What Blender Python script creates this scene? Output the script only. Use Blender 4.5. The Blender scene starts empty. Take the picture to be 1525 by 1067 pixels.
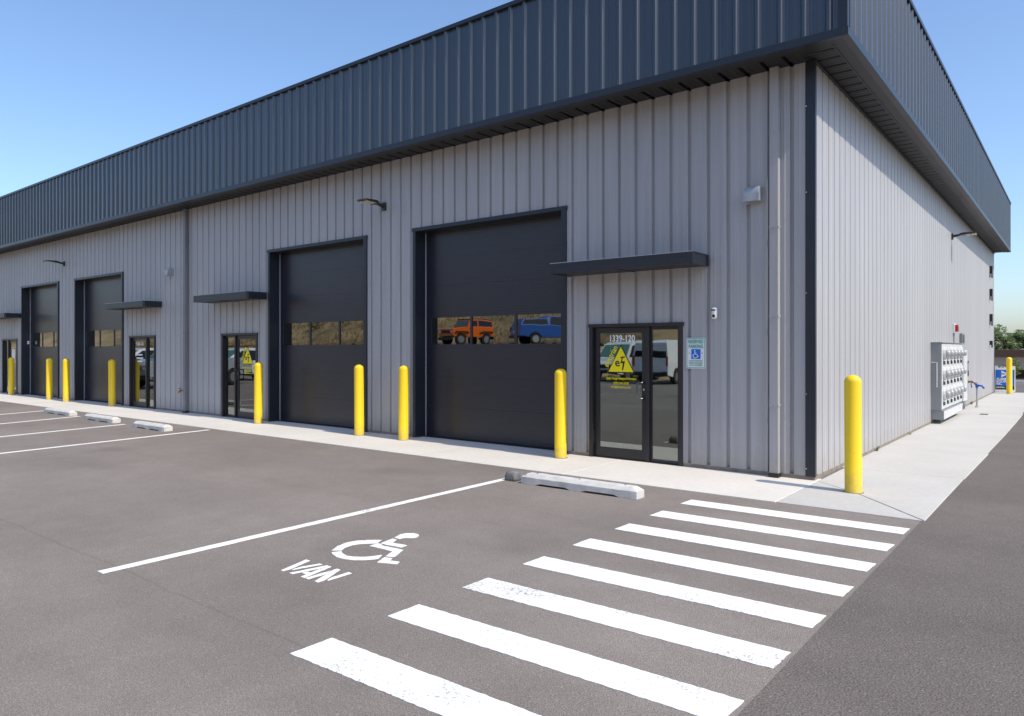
import bpy, bmesh, math, random
from mathutils import Vector, Matrix, noise as mnoise
R = math.radians
random.seed(7)
sc = bpy.context.scene
COL = sc.collection

# ------------------------------------------------------------------ camera, sky, sun, exposure
cam_d = bpy.data.cameras.new('camera'); cam = bpy.data.objects.new('camera', cam_d); COL.objects.link(cam)
sc.camera = cam
cam_d.sensor_width = 36; cam_d.lens = 36 * 1074 / 1525; cam_d.shift_y = -13.2 / 1525
cam_d.clip_start = 0.05; cam_d.clip_end = 3000
CAMX, CAMY, CAMZ, YAW = 2.804, -10.03, 1.75, 38.376
cam.location = (CAMX, CAMY, CAMZ); cam.rotation_euler = (R(90), 0, R(YAW))

SUN = Vector((1.17, -0.072, 1.43)).normalized()
w = bpy.data.worlds.new('World'); sc.world = w; w.use_nodes = True
nt = w.node_tree; bg = nt.nodes['Background']
sky = nt.nodes.new('ShaderNodeTexSky'); sky.sky_type = 'NISHITA'; sky.sun_disc = False
sky.sun_elevation = math.asin(SUN.z); sky.sun_rotation = math.atan2(SUN.x, SUN.y)
sky.air_density = 1.0; sky.dust_density = 1.4; sky.ozone_density = 5.0; sky.altitude = 0
nt.links.new(sky.outputs[0], bg.inputs[0]); bg.inputs[1].default_value = 0.14
sd = bpy.data.lights.new('sun', 'SUN'); sd.energy = 2.6; sd.angle = R(0.53); sd.color = (1.0, 0.92, 0.78)
so = bpy.data.objects.new('sun', sd); COL.objects.link(so)
so.rotation_euler = (-SUN).to_track_quat('-Z', 'Y').to_euler(); so.location = (30, -5, 40)
sc.view_settings.view_transform = 'Standard'; sc.view_settings.look = 'None'
sc.view_settings.exposure = 0.70; sc.view_settings.gamma = 1.0; sc.view_settings.use_curve_mapping = False
sc.cycles.max_bounces = 8; sc.cycles.transparent_max_bounces = 12; sc.cycles.use_denoising = True

# ------------------------------------------------------------------ helpers
def tag(o, label=None, cat=None, group=None, kind=None):
    if label: o['label'] = label
    if cat: o['category'] = cat
    if group: o['group'] = group
    if kind: o['kind'] = kind
    return o
def empty(name, loc=(0, 0, 0), rz=0, parent=None):
    o = bpy.data.objects.new(name, None); COL.objects.link(o); o.location = loc; o.rotation_euler = (0, 0, rz)
    o.empty_display_size = 0.2
    if parent: o.parent = parent
    return o
def link(name, me, mat, parent=None, smooth=False, bevel=0, loc=None):
    if mat and not me.materials: me.materials.append(mat)
    o = bpy.data.objects.new(name, me); COL.objects.link(o)
    if parent: o.parent = parent
    if loc: o.location = loc
    if smooth:
        for p in me.polygons: p.use_smooth = True
    if bevel:
        m = o.modifiers.new('bevel', 'BEVEL'); m.width = bevel; m.segments = 2; m.limit_method = 'ANGLE'; m.angle_limit = R(35)
    return o
class MB:
    def __init__(s): s.v = []; s.f = []
    def add(s, vs, fs):
        n = len(s.v); s.v += [tuple(p) for p in vs]; s.f += [tuple(i + n for i in f) for f in fs]; return s
    def box(s, x0, x1, y0, y1, z0, z1):
        return s.add([(x0,y0,z0),(x1,y0,z0),(x1,y1,z0),(x0,y1,z0),(x0,y0,z1),(x1,y0,z1),(x1,y1,z1),(x0,y1,z1)],
                     [(0,3,2,1),(4,5,6,7),(0,1,5,4),(1,2,6,5),(2,3,7,6),(3,0,4,7)])
    def quad(s, a, b, c, d): return s.add([a, b, c, d], [(0, 1, 2, 3)])
    def prism(s, pts, axis, a, b):
        # pts: polygon in the two other axes (CCW seen from +axis), extruded from a to b
        n = len(pts)
        def mk(p, t):
            return {'x': (t, p[0], p[1]), 'y': (p[0], t, p[1]), 'z': (p[0], p[1], t)}[axis]
        vs = [mk(p, a) for p in pts] + [mk(p, b) for p in pts]
        fs = [tuple(range(n)), tuple(range(2*n-1, n-1, -1))] + [(i, n+i, n+(i+1) % n, (i+1) % n) for i in range(n)]
        return s.add(vs, fs)
    def tube(s, pts, r, n=12, cap=True):
        pts = [Vector(p) for p in pts]; rings = []
        rr = r if isinstance(r, (list, tuple)) else [r] * len(pts)
        up = None
        for i, p in enumerate(pts):
            d = (pts[min(i+1, len(pts)-1)] - pts[max(i-1, 0)]).normalized()
            if up is None or abs(up.dot(d)) > .98: up = Vector((0, 0, 1)) if abs(d.z) < .9 else Vector((1, 0, 0))
            a = d.cross(up).normalized(); b = a.cross(d).normalized(); up = b
            rings.append([p + (a * math.cos(t) + b * math.sin(t)) * rr[i] for t in [2*math.pi*k/n for k in range(n)]])
        base = len(s.v)
        for rg in rings: s.v += [tuple(q) for q in rg]
        for i in range(len(rings)-1):
            for k in range(n):
                s.f.append((base+i*n+k, base+i*n+(k+1) % n, base+(i+1)*n+(k+1) % n, base+(i+1)*n+k))
        if cap:
            s.f.append(tuple(base+k for k in range(n-1, -1, -1))); s.f.append(tuple(base+(len(rings)-1)*n+k for k in range(n)))
        return s
    def lathe(s, prof, n=24, c=(0, 0, 0)):
        base = len(s.v)
        for r, z in prof:
            for k in range(n):
                t = 2*math.pi*k/n; s.v.append((c[0]+r*math.cos(t), c[1]+r*math.sin(t), c[2]+z))
        for i in range(len(prof)-1):
            for k in range(n):
                s.f.append((base+i*n+k, base+i*n+(k+1) % n, base+(i+1)*n+(k+1) % n, base+(i+1)*n+k))
        s.f.append(tuple(base+k for k in range(n-1, -1, -1))); s.f.append(tuple(base+(len(prof)-1)*n+k for k in range(n)))
        return s
    def mesh(s, name):
        me = bpy.data.meshes.new(name); me.from_pydata(s.v, [], s.f); me.update(); return me
    def build(s, name, mat, parent=None, smooth=False, bevel=0, loc=None, fix=True):
        me = s.mesh(name)
        if fix:
            bm = bmesh.new(); bm.from_mesh(me); bmesh.ops.recalc_face_normals(bm, faces=bm.faces); bm.to_mesh(me); bm.free()
        return link(name, me, mat, parent, smooth, bevel, loc)
def copy_tree(o, parent=None):
    c = o.copy(); COL.objects.link(c); c.parent = parent
    for ch in list(o.children): copy_tree(ch, c)
    return c
def auto_smooth(o, ang=40):
    me = o.data
    for p in me.polygons: p.use_smooth = True
    me.set_sharp_from_angle(angle=R(ang))
    return o

# ------------------------------------------------------------------ materials
def mat_new(name):
    m = bpy.data.materials.new(name); m.use_nodes = True
    return m, m.node_tree, m.node_tree.nodes['Principled BSDF']
def N(t, typ, **kw):
    n = t.nodes.new(typ)
    for k, v in kw.items(): setattr(n, k, v)
    return n
def simple(name, col, rough=.5, metal=0, var=0.0, vscale=3.0, bump=0.0, bscale=200., spec=.5, coat=0, stretch=(1, 1, 1)):
    m, t, b = mat_new(name)
    b.inputs['Base Color'].default_value = (*col, 1); b.inputs['Roughness'].default_value = rough
    b.inputs['Metallic'].default_value = metal; b.inputs['Specular IOR Level'].default_value = spec
    b.inputs['Coat Weight'].default_value = coat; b.inputs['Coat Roughness'].default_value = .1
    if var or bump:
        tc = N(t, 'ShaderNodeTexCoord'); mp = N(t, 'ShaderNodeMapping'); mp.inputs['Scale'].default_value = stretch
        gi = N(t, 'ShaderNodeNewGeometry'); t.links.new(gi.outputs['Position'], mp.inputs['Vector'])
    if var:
        n = N(t, 'ShaderNodeTexNoise'); n.inputs['Scale'].default_value = vscale; n.inputs['Detail'].default_value = 5
        t.links.new(mp.outputs[0], n.inputs['Vector'])
        mr = N(t, 'ShaderNodeMapRange'); mr.inputs['From Min'].default_value = .25; mr.inputs['From Max'].default_value = .75
        mr.inputs['To Min'].default_value = 1 - var; mr.inputs['To Max'].default_value = 1 + var
        t.links.new(n.outputs[0], mr.inputs[0])
        mx = N(t, 'ShaderNodeMix', data_type='RGBA', blend_type='MULTIPLY'); mx.inputs[0].default_value = 1
        mx.inputs[6].default_value = (*col, 1); t.links.new(mr.outputs[0], mx.inputs[7]); t.links.new(mx.outputs[2], b.inputs['Base Color'])
        ra = N(t, 'ShaderNodeMapRange'); ra.inputs['To Min'].default_value = max(.02, rough - var*.4); ra.inputs['To Max'].default_value = min(1, rough + var*.4)
        t.links.new(n.outputs[0], ra.inputs[0]); t.links.new(ra.outputs[0], b.inputs['Roughness'])
    if bump:
        n2 = N(t, 'ShaderNodeTexNoise'); n2.inputs['Scale'].default_value = bscale; n2.inputs['Detail'].default_value = 3
        t.links.new(mp.outputs[0], n2.inputs['Vector'])
        bp = N(t, 'ShaderNodeBump'); bp.inputs['Strength'].default_value = bump; bp.inputs['Distance'].default_value = .01
        t.links.new(n2.outputs[0], bp.inputs['Height']); t.links.new(bp.outputs[0], b.inputs['Normal'])
    return m
def cladding(name, col, rough, coat=0.0, oil=.12, spec=.5):
    """painted steel sheet: slow oil-canning in the flats, faint vertical dirt streaks"""
    m, t, b = mat_new(name); b.inputs['Roughness'].default_value = rough; b.inputs['Coat Weight'].default_value = coat; b.inputs['Specular IOR Level'].default_value = spec
    b.inputs['Coat Roughness'].default_value = .3
    g = N(t, 'ShaderNodeNewGeometry'); mp = N(t, 'ShaderNodeMapping'); mp.inputs['Scale'].default_value = (9, 9, .35)
    t.links.new(g.outputs['Position'], mp.inputs['Vector'])
    n = N(t, 'ShaderNodeTexNoise'); n.inputs['Scale'].default_value = 1.3; n.inputs['Detail'].default_value = 6; t.links.new(mp.outputs[0], n.inputs['Vector'])
    mr = N(t, 'ShaderNodeMapRange'); mr.inputs['From Min'].default_value = .3; mr.inputs['From Max'].default_value = .7
    mr.inputs['To Min'].default_value = .93; mr.inputs['To Max'].default_value = 1.06; t.links.new(n.outputs[0], mr.inputs[0])
    oi = N(t, 'ShaderNodeObjectInfo'); pr = N(t, 'ShaderNodeMapRange'); pr.inputs['To Min'].default_value = .965; pr.inputs['To Max'].default_value = 1.03
    t.links.new(oi.outputs['Random'], pr.inputs[0])
    mu = N(t, 'ShaderNodeMath', operation='MULTIPLY'); t.links.new(mr.outputs[0], mu.inputs[0]); t.links.new(pr.outputs[0], mu.inputs[1])
    mx = N(t, 'ShaderNodeMix', data_type='RGBA', blend_type='MULTIPLY'); mx.inputs[0].default_value = 1; mx.inputs[6].default_value = (*col, 1)
    t.links.new(mu.outputs[0], mx.inputs[7])
    sz = N(t, 'ShaderNodeSeparateXYZ'); t.links.new(g.outputs['Position'], sz.inputs[0])
    dn = N(t, 'ShaderNodeTexNoise'); dn.inputs['Scale'].default_value = 7; dn.inputs['Detail'].default_value = 6; t.links.new(g.outputs['Position'], dn.inputs['Vector'])
    da = N(t, 'ShaderNodeMath', operation='MULTIPLY_ADD'); t.links.new(dn.outputs[0], da.inputs[0]); da.inputs[1].default_value = -.55; t.links.new(sz.outputs[2], da.inputs[2])
    dr = N(t, 'ShaderNodeMapRange'); dr.inputs['From Min'].default_value = -.22; dr.inputs['From Max'].default_value = .12; dr.inputs['To Min'].default_value = .38; dr.inputs['To Max'].default_value = 0; t.links.new(da.outputs[0], dr.inputs[0])
    dx = N(t, 'ShaderNodeMix', data_type='RGBA'); t.links.new(dr.outputs[0], dx.inputs[0]); t.links.new(mx.outputs[2], dx.inputs[6]); dx.inputs[7].default_value = (.30, .26, .21, 1)
    t.links.new(dx.outputs[2], b.inputs['Base Color'])
    mp2 = N(t, 'ShaderNodeMapping'); mp2.inputs['Scale'].default_value = (2.2, 2.2, .9); t.links.new(g.outputs['Position'], mp2.inputs['Vector'])
    n2 = N(t, 'ShaderNodeTexNoise'); n2.inputs['Scale'].default_value = 1.0; n2.inputs['Detail'].default_value = 2; t.links.new(mp2.outputs[0], n2.inputs['Vector'])
    bp = N(t, 'ShaderNodeBump'); bp.inputs['Strength'].default_value = oil; bp.inputs['Distance'].default_value = .03
    t.links.new(n2.outputs[0], bp.inputs['Height']); t.links.new(bp.outputs[0], b.inputs['Normal'])
    return m
def asphalt(name, base, fleck, fine, patch, fleck_amt=.35, seams=()):
    m, t, b = mat_new(name); b.inputs['Roughness'].default_value = .88; b.inputs['Specular IOR Level'].default_value = .2
    g = N(t, 'ShaderNodeNewGeometry')
    def noise(scale, det, rough=.6):
        n = N(t, 'ShaderNodeTexNoise'); n.inputs['Scale'].default_value = scale; n.inputs['Detail'].default_value = det; n.inputs['Roughness'].default_value = rough
        t.links.new(g.outputs['Position'], n.inputs['Vector']); return n
    big = noise(.32, 5); mid = noise(3.0, 4); sm = noise(fine, 3, .75)
    vo = N(t, 'ShaderNodeTexVoronoi'); vo.inputs['Scale'].default_value = fine * .8; t.links.new(g.outputs['Position'], vo.inputs['Vector'])
    def ramp(src, a, bb, lo, hi):
        r = N(t, 'ShaderNodeMapRange'); r.inputs['From Min'].default_value = a; r.inputs['From Max'].default_value = bb
        r.inputs['To Min'].default_value = lo; r.inputs['To Max'].default_value = hi; t.links.new(src, r.inputs[0]); return r.outputs[0]
    def mul(a, c):
        q = N(t, 'ShaderNodeMath', operation='MULTIPLY'); t.links.new(a, q.inputs[0]); t.links.new(c, q.inputs[1]); return q.outputs[0]
    # tyre lanes: soft bands along the direction of travel
    mp = N(t, 'ShaderNodeMapping'); mp.inputs['Scale'].default_value = (.09, 1.0, 1); mp.inputs['Rotation'].default_value = (0, 0, R(6)); t.links.new(g.outputs['Position'], mp.inputs['Vector'])
    ln = N(t, 'ShaderNodeTexNoise'); ln.inputs['Scale'].default_value = .7; ln.inputs['Detail'].default_value = 4; t.links.new(mp.outputs[0], ln.inputs['Vector'])
    f = mul(mul(mul(ramp(big.outputs[0], .3, .7, 1 - patch, 1 + patch), ramp(mid.outputs[0], .3, .7, .95, 1.05)), ramp(sm.outputs[0], .34, .66, .55, 1.45)), ramp(ln.outputs[0], .35, .65, .94, 1.06))
    # oil and tyre stains: sparse soft blots
    sv = N(t, 'ShaderNodeTexVoronoi'); sv.inputs['Scale'].default_value = .55; sv.inputs['Randomness'].default_value = 1
    dn = noise(2.6, 4); dm = N(t, 'ShaderNodeMix', data_type='RGBA'); dm.inputs[0].default_value = .22; t.links.new(g.outputs['Position'], dm.inputs[6]); t.links.new(dn.outputs['Color'], dm.inputs[7])
    t.links.new(dm.outputs[2], sv.inputs['Vector']); f = mul(f, ramp(sv.outputs['Distance'], .05, .22, .86, 1))
    sx = N(t, 'ShaderNodeSeparateXYZ'); t.links.new(g.outputs['Position'], sx.inputs[0])
    for axis, pos, lo in seams:
        wob = ramp(mid.outputs[0], 0, 1, -.05, .05)
        q1 = N(t, 'ShaderNodeMath', operation='ADD'); t.links.new(sx.outputs[axis], q1.inputs[0]); t.links.new(wob, q1.inputs[1])
        q2 = N(t, 'ShaderNodeMath', operation='SUBTRACT'); t.links.new(q1.outputs[0], q2.inputs[0]); q2.inputs[1].default_value = pos
        q3 = N(t, 'ShaderNodeMath', operation='ABSOLUTE'); t.links.new(q2.outputs[0], q3.inputs[0])
        f = mul(f, ramp(q3.outputs[0], .004, .016, lo, 1))
    mx = N(t, 'ShaderNodeMix', data_type='RGBA', blend_type='MULTIPLY'); mx.inputs[0].default_value = 1; mx.inputs[6].default_value = (*base, 1); t.links.new(f, mx.inputs[7])
    # pale stones
    cv = N(t, 'ShaderNodeSeparateColor'); t.links.new(vo.outputs['Color'], cv.inputs[0])
    st = ramp(cv.outputs[0], .96, .99, 0, fleck_amt)
    m2 = N(t, 'ShaderNodeMix', data_type='RGBA'); t.links.new(st, m2.inputs[0]); t.links.new(mx.outputs[2], m2.inputs[6]); m2.inputs[7].default_value = (*fleck, 1)
    t.links.new(m2.outputs[2], b.inputs['Base Color'])
    bp = N(t, 'ShaderNodeBump'); bp.inputs['Strength'].default_value = .5; bp.inputs['Distance'].default_value = .006
    t.links.new(vo.outputs['Distance'], bp.inputs['Height']); t.links.new(bp.outputs[0], b.inputs['Normal'])
    return m
def concrete(name, col, stain=.5):
    m, t, b = mat_new(name); b.inputs['Roughness'].default_value = .85; b.inputs['Specular IOR Level'].default_value = .3
    g = N(t, 'ShaderNodeNewGeometry')
    def noise(scale, det, sx=(1, 1, 1)):
        mp = N(t, 'ShaderNodeMapping'); mp.inputs['Scale'].default_value = sx; t.links.new(g.outputs['Position'], mp.inputs['Vector'])
        n = N(t, 'ShaderNodeTexNoise'); n.inputs['Scale'].default_value = scale; n.inputs['Detail'].default_value = det; t.links.new(mp.outputs[0], n.inputs['Vector']); return n
    def ramp(src, a, bb, lo, hi):
        r = N(t, 'ShaderNodeMapRange'); r.inputs['From Min'].default_value = a; r.inputs['From Max'].default_value = bb
        r.inputs['To Min'].default_value = lo; r.inputs['To Max'].default_value = hi; t.links.new(src, r.inputs[0]); return r.outputs[0]
    a = noise(.9, 6); c = noise(14, 5); d = noise(90, 2); e = noise(60, 3, (.05, 1, 1))
    f = None
    oi = N(t, 'ShaderNodeObjectInfo')
    for s in (ramp(a.outputs[0], .3, .7, 1 - .13*stain, 1 + .07*stain), ramp(c.outputs[0], .3, .7, .95, 1.04), ramp(d.outputs[0], .3, .7, .96, 1.04), ramp(e.outputs[0], .3, .7, .975, 1.025), ramp(oi.outputs['Random'], 0, 1, .985, 1.012)):
        if f is None: f = s
        else:
            q = N(t, 'ShaderNodeMath', operation='MULTIPLY'); t.links.new(f, q.inputs[0]); t.links.new(s, q.inputs[1]); f = q.outputs[0]
    # small dark spots
    vo = N(t, 'ShaderNodeTexVoronoi'); vo.inputs['Scale'].default_value = 1.7; t.links.new(g.outputs['Position'], vo.inputs['Vector'])
    q = N(t, 'ShaderNodeMath', operation='MULTIPLY'); t.links.new(f, q.inputs[0]); t.links.new(ramp(vo.outputs['Distance'], .012, .03, .55, 1), q.inputs[1])
    mx = N(t, 'ShaderNodeMix', data_type='RGBA', blend_type='MULTIPLY'); mx.inputs[0].default_value = 1; mx.inputs[6].default_value = (*col, 1)
    t.links.new(q.outputs[0], mx.inputs[7]); t.links.new(mx.outputs[2], b.inputs['Base Color'])
    bp = N(t, 'ShaderNodeBump'); bp.inputs['Strength'].default_value = .25; bp.inputs['Distance'].default_value = .004
    t.links.new(d.outputs[0], bp.inputs['Height']); t.links.new(bp.outputs[0], b.inputs['Normal'])
    return m
def road_paint(name, wear):
    m, t, b = mat_new(name); b.inputs['Roughness'].default_value = .75
    g = N(t, 'ShaderNodeNewGeometry')
    n = N(t, 'ShaderNodeTexNoise'); n.inputs['Scale'].default_value = 55; n.inputs['Detail'].default_value = 6; n.inputs['Roughness'].default_value = .8; t.links.new(g.outputs['Position'], n.inputs['Vector'])
    n2 = N(t, 'ShaderNodeTexNoise'); n2.inputs['Scale'].default_value = 1.4; n2.inputs['Detail'].default_value = 4; t.links.new(g.outputs['Position'], n2.inputs['Vector'])
    ma = N(t, 'ShaderNodeMath', operation='MULTIPLY_ADD'); t.links.new(n2.outputs[0], ma.inputs[0]); ma.inputs[1].default_value = .55; t.links.new(n.outputs[0], ma.inputs[2])
    r = N(t, 'ShaderNodeMapRange'); r.inputs['From Min'].default_value = wear; r.inputs['From Max'].default_value = wear + .12; t.links.new(ma.outputs[0], r.inputs[0])
    mx = N(t, 'ShaderNodeMix', data_type='RGBA'); t.links.new(r.outputs[0], mx.inputs[0]); mx.inputs[6].default_value = (.8, .795, .78, 1); mx.inputs[7].default_value = (.16, .15, .145, 1)
    t.links.new(mx.outputs[2], b.inputs['Base Color'])
    bp = N(t, 'ShaderNodeBump'); bp.inputs['Strength'].default_value = .3; bp.inputs['Distance'].default_value = .004
    t.links.new(n.outputs[0], bp.inputs['Height']); t.links.new(bp.outputs[0], b.inputs['Normal'])
    return m
def glass(name, tint, refl):
    m, t, b = mat_new(name); t.nodes.remove(b)
    out = t.nodes['Material Output']; tr = N(t, 'ShaderNodeBsdfTransparent'); tr.inputs[0].default_value = (*tint, 1)
    gl = N(t, 'ShaderNodeBsdfGlossy'); gl.inputs['Roughness'].default_value = .012; gl.inputs[0].default_value = (.93, .97, .96, 1)
    fr = N(t, 'ShaderNodeFresnel'); fr.inputs[0].default_value = 1.5
    ma = N(t, 'ShaderNodeMath', operation='MULTIPLY_ADD', use_clamp=True); t.links.new(fr.outputs[0], ma.inputs[0]); ma.inputs[1].default_value = 1.4; ma.inputs[2].default_value = refl
    g = N(t, 'ShaderNodeNewGeometry'); wn = N(t, 'ShaderNodeTexNoise'); wn.inputs['Scale'].default_value = 2.4; wn.inputs['Detail'].default_value = 1; t.links.new(g.outputs['Position'], wn.inputs['Vector'])
    wb = N(t, 'ShaderNodeBump'); wb.inputs['Strength'].default_value = .045; wb.inputs['Distance'].default_value = .01; t.links.new(wn.outputs[0], wb.inputs['Height']); t.links.new(wb.outputs[0], gl.inputs['Normal'])
    mx = N(t, 'ShaderNodeMixShader'); t.links.new(ma.outputs[0], mx.inputs[0]); t.links.new(tr.outputs[0], mx.inputs[1]); t.links.new(gl.outputs[0], mx.inputs[2])
    t.links.new(mx.outputs[0], out.inputs[0]); return m
def door_panel_mat():
    """embossed steel door skin: fine horizontal wood-grain ribs"""
    m, t, b = mat_new('overhead_door_skin'); b.inputs['Base Color'].default_value = (.026, .028, .042, 1); b.inputs['Roughness'].default_value = .36
    g = N(t, 'ShaderNodeNewGeometry'); mp = N(t, 'ShaderNodeMapping'); mp.inputs['Scale'].default_value = (2.5, 1, 150); t.links.new(g.outputs['Position'], mp.inputs['Vector'])
    n = N(t, 'ShaderNodeTexNoise'); n.inputs['Scale'].default_value = 1; n.inputs['Detail'].default_value = 4; t.links.new(mp.outputs[0], n.inputs['Vector'])
    bp = N(t, 'ShaderNodeBump'); bp.inputs['Strength'].default_value = .22; bp.inputs['Distance'].default_value = .004
    sp = N(t, 'ShaderNodeSeparateXYZ'); t.links.new(g.outputs['Position'], sp.inputs[0])
    wv = N(t, 'ShaderNodeMath', operation='MULTIPLY'); wv.inputs[1].default_value = 2*math.pi/.052; t.links.new(sp.outputs[2], wv.inputs[0])
    sn = N(t, 'ShaderNodeMath', operation='SINE'); t.links.new(wv.outputs[0], sn.inputs[0])
    pw = N(t, 'ShaderNodeMapRange'); pw.inputs['From Min'].default_value = .55; pw.inputs['From Max'].default_value = 1; pw.inputs['To Max'].default_value = -1.2; t.links.new(sn.outputs[0], pw.inputs[0])
    ad = N(t, 'ShaderNodeMath', operation='ADD'); t.links.new(n.outputs[0], ad.inputs[0]); t.links.new(pw.outputs[0], ad.inputs[1])
    b.inputs['Coat Weight'].default_value = .3; b.inputs['Coat Roughness'].default_value = .22
    t.links.new(ad.outputs[0], bp.inputs['Height']); t.links.new(bp.outputs[0], b.inputs['Normal'])
    mr = N(t, 'ShaderNodeMapRange'); mr.inputs['To Min'].default_value = .8; mr.inputs['To Max'].default_value = 1.25; t.links.new(n.outputs[0], mr.inputs[0])
    mx = N(t, 'ShaderNodeMix', data_type='RGBA', blend_type='MULTIPLY'); mx.inputs[0].default_value = 1; mx.inputs[6].default_value = (.014, .016, .026, 1)
    t.links.new(mr.outputs[0], mx.inputs[7]); t.links.new(mx.outputs[2], b.inputs['Base Color'])
    return m
def leaf_mat(name, c1, c2):
    m, t, b = mat_new(name); b.inputs['Roughness'].default_value = .6
    g = N(t, 'ShaderNodeNewGeometry'); n = N(t, 'ShaderNodeTexNoise'); n.inputs['Scale'].default_value = 2.2; n.inputs['Detail'].default_value = 3
    t.links.new(g.outputs['Position'], n.inputs['Vector'])
    mr = N(t, 'ShaderNodeMapRange'); mr.inputs['From Min'].default_value = .35; mr.inputs['From Max'].default_value = .65; t.links.new(n.outputs[0], mr.inputs[0])
    mx = N(t, 'ShaderNodeMix', data_type='RGBA'); mx.inputs[6].default_value = (*c1, 1); mx.inputs[7].default_value = (*c2, 1)
    t.links.new(mr.outputs[0], mx.inputs[0]); t.links.new(mx.outputs[2], b.inputs['Base Color'])
    tl = N(t, 'ShaderNodeBsdfTranslucent'); t.links.new(mx.outputs[2], tl.inputs[0]); ms = N(t, 'ShaderNodeMixShader'); ms.inputs[0].default_value = .4
    t.links.new(b.outputs[0], ms.inputs[1]); t.links.new(tl.outputs[0], ms.inputs[2]); t.links.new(ms.outputs[0], t.nodes['Material Output'].inputs[0])
    return m
def terrain_mat():
    m, t, b = mat_new('dry_hillside'); b.inputs['Roughness'].default_value = .95
    g = N(t, 'ShaderNodeNewGeometry'); n = N(t, 'ShaderNodeTexNoise'); n.inputs['Scale'].default_value = .22; n.inputs['Detail'].default_value = 8; n.inputs['Roughness'].default_value = .65
    t.links.new(g.outputs['Position'], n.inputs['Vector'])
    cr = N(t, 'ShaderNodeValToRGB'); e = cr.color_ramp.elements
    e[0].position = .36; e[0].color = (.12, .10, .06, 1); e[1].position = .62; e[1].color = (.42, .30, .15, 1)
    x = e.new(.48); x.color = (.30, .22, .11, 1)
    t.links.new(n.outputs[0], cr.inputs[0]); t.links.new(cr.outputs[0], b.inputs['Base Color']); return m

M = {}
M['wall'] = cladding('grey_wall_steel', (.395, .388, .395), .42)
M['navy'] = cladding('navy_fascia_steel', (.024, .034, .052), .34, .75, .10, .5)
M['navytrim'] = simple('navy_trim', (.015, .020, .030), .38, var=.12, vscale=6)
M['greypipe'] = simple('pipe_shade_grey', (.19, .19, .20), .45, var=.1)  # pipe grey darkened in colour to carry its shadow side
M['soffit'] = simple('black_soffit', (.016, .0155, .0155), .45, var=.15, vscale=4)
M['door'] = door_panel_mat()
M['doortrack'] = simple('door_seal', (.35, .35, .36), .5)
M['frame'] = simple('black_aluminium', (.018, .018, .022), .32, var=.1)
M['glass'] = glass('entrance_glass', (.60, .68, .64), .17)
M['dglass'] = glass('door_window_glass', (.10, .11, .11), .19)
M['steel'] = simple('brushed_steel', (.55, .55, .56), .25, metal=1)
M['handle'] = simple('dark_steel_pull', (.16, .16, .17), .28, metal=1)
M['yellow'] = simple('yellow_bollard_plastic', (.88, .60, .012), .36, var=.05, vscale=5)
def bollard_mat():
    m, t, b = mat_new('yellow_bollard_plastic'); b.inputs['Roughness'].default_value = .38
    g = N(t, 'ShaderNodeNewGeometry'); sx = N(t, 'ShaderNodeSeparateXYZ'); t.links.new(g.outputs['Position'], sx.inputs[0])
    n = N(t, 'ShaderNodeTexNoise'); n.inputs['Scale'].default_value = 14; n.inputs['Detail'].default_value = 6; t.links.new(g.outputs['Position'], n.inputs['Vector'])
    ad = N(t, 'ShaderNodeMath', operation='MULTIPLY_ADD'); t.links.new(n.outputs[0], ad.inputs[0]); ad.inputs[1].default_value = -.5; t.links.new(sx.outputs[2], ad.inputs[2])
    r1 = N(t, 'ShaderNodeMapRange'); r1.inputs['From Min'].default_value = -.24; r1.inputs['From Max'].default_value = .02; r1.inputs['To Min'].default_value = .55; r1.inputs['To Max'].default_value = 0; t.links.new(ad.outputs[0], r1.inputs[0])
    mp = N(t, 'ShaderNodeMapping'); mp.inputs['Scale'].default_value = (6, 6, 60); t.links.new(g.outputs['Position'], mp.inputs['Vector'])
    n2 = N(t, 'ShaderNodeTexNoise'); n2.inputs['Scale'].default_value = 1; n2.inputs['Detail'].default_value = 4; t.links.new(mp.outputs[0], n2.inputs['Vector'])
    r2 = N(t, 'ShaderNodeMapRange'); r2.inputs['From Min'].default_value = .66; r2.inputs['From Max'].default_value = .74; r2.inputs['To Max'].default_value = .35; t.links.new(n2.outputs[0], r2.inputs[0])
    mx = N(t, 'ShaderNodeMath', operation='MAXIMUM'); t.links.new(r1.outputs[0], mx.inputs[0]); t.links.new(r2.outputs[0], mx.inputs[1])
    c = N(t, 'ShaderNodeMix', data_type='RGBA'); c.inputs[6].default_value = (.88, .60, .012, 1); c.inputs[7].default_value = (.42, .31, .10, 1); t.links.new(mx.outputs[0], c.inputs[0]); t.links.new(c.outputs[2], b.inputs['Base Color'])
    return m
M['yellow'] = bollard_mat()
M['asphalt'] = asphalt('parking_asphalt', (.218, .190, .171), (.46, .43, .41), 150, .14, .25, ((1, -7.45, .86), (1, -4.45, .93)))
M['asphalt2'] = asphalt('lane_asphalt', (.140, .122, .111), (.38, .36, .34), 95, .12, .2)
M['concrete'] = concrete('apron_concrete', (.645, .61, .56))
M['concrete2'] = concrete('side_walk_concrete', (.49, .475, .45))
M['joint'] = simple('joint_filler', (.20, .19, .175), .9, var=.2)
M['plinth'] = simple('foundation_concrete', (.23, .20, .165), .9, var=.3, vscale=5, bump=.3)
M['stop'] = simple('cast_concrete', (.58, .565, .53), .85, var=.16, vscale=7, bump=.35, bscale=120)
M['stopdark'] = simple('dark_broken_concrete', (.16, .16, .155), .9, var=.35, vscale=14, bump=.5, bscale=60)
M['paint'] = road_paint('white_road_paint', .88)
M['paintworn'] = road_paint('white_road_paint_worn', .84)
M['white'] = simple('white_enamel', (.78, .78, .77), .4)
M['black'] = simple('black_plastic', (.015, .015, .016), .4)
M['bronze'] = simple('bronze_lamp_housing', (.035, .03, .025), .4)
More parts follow.
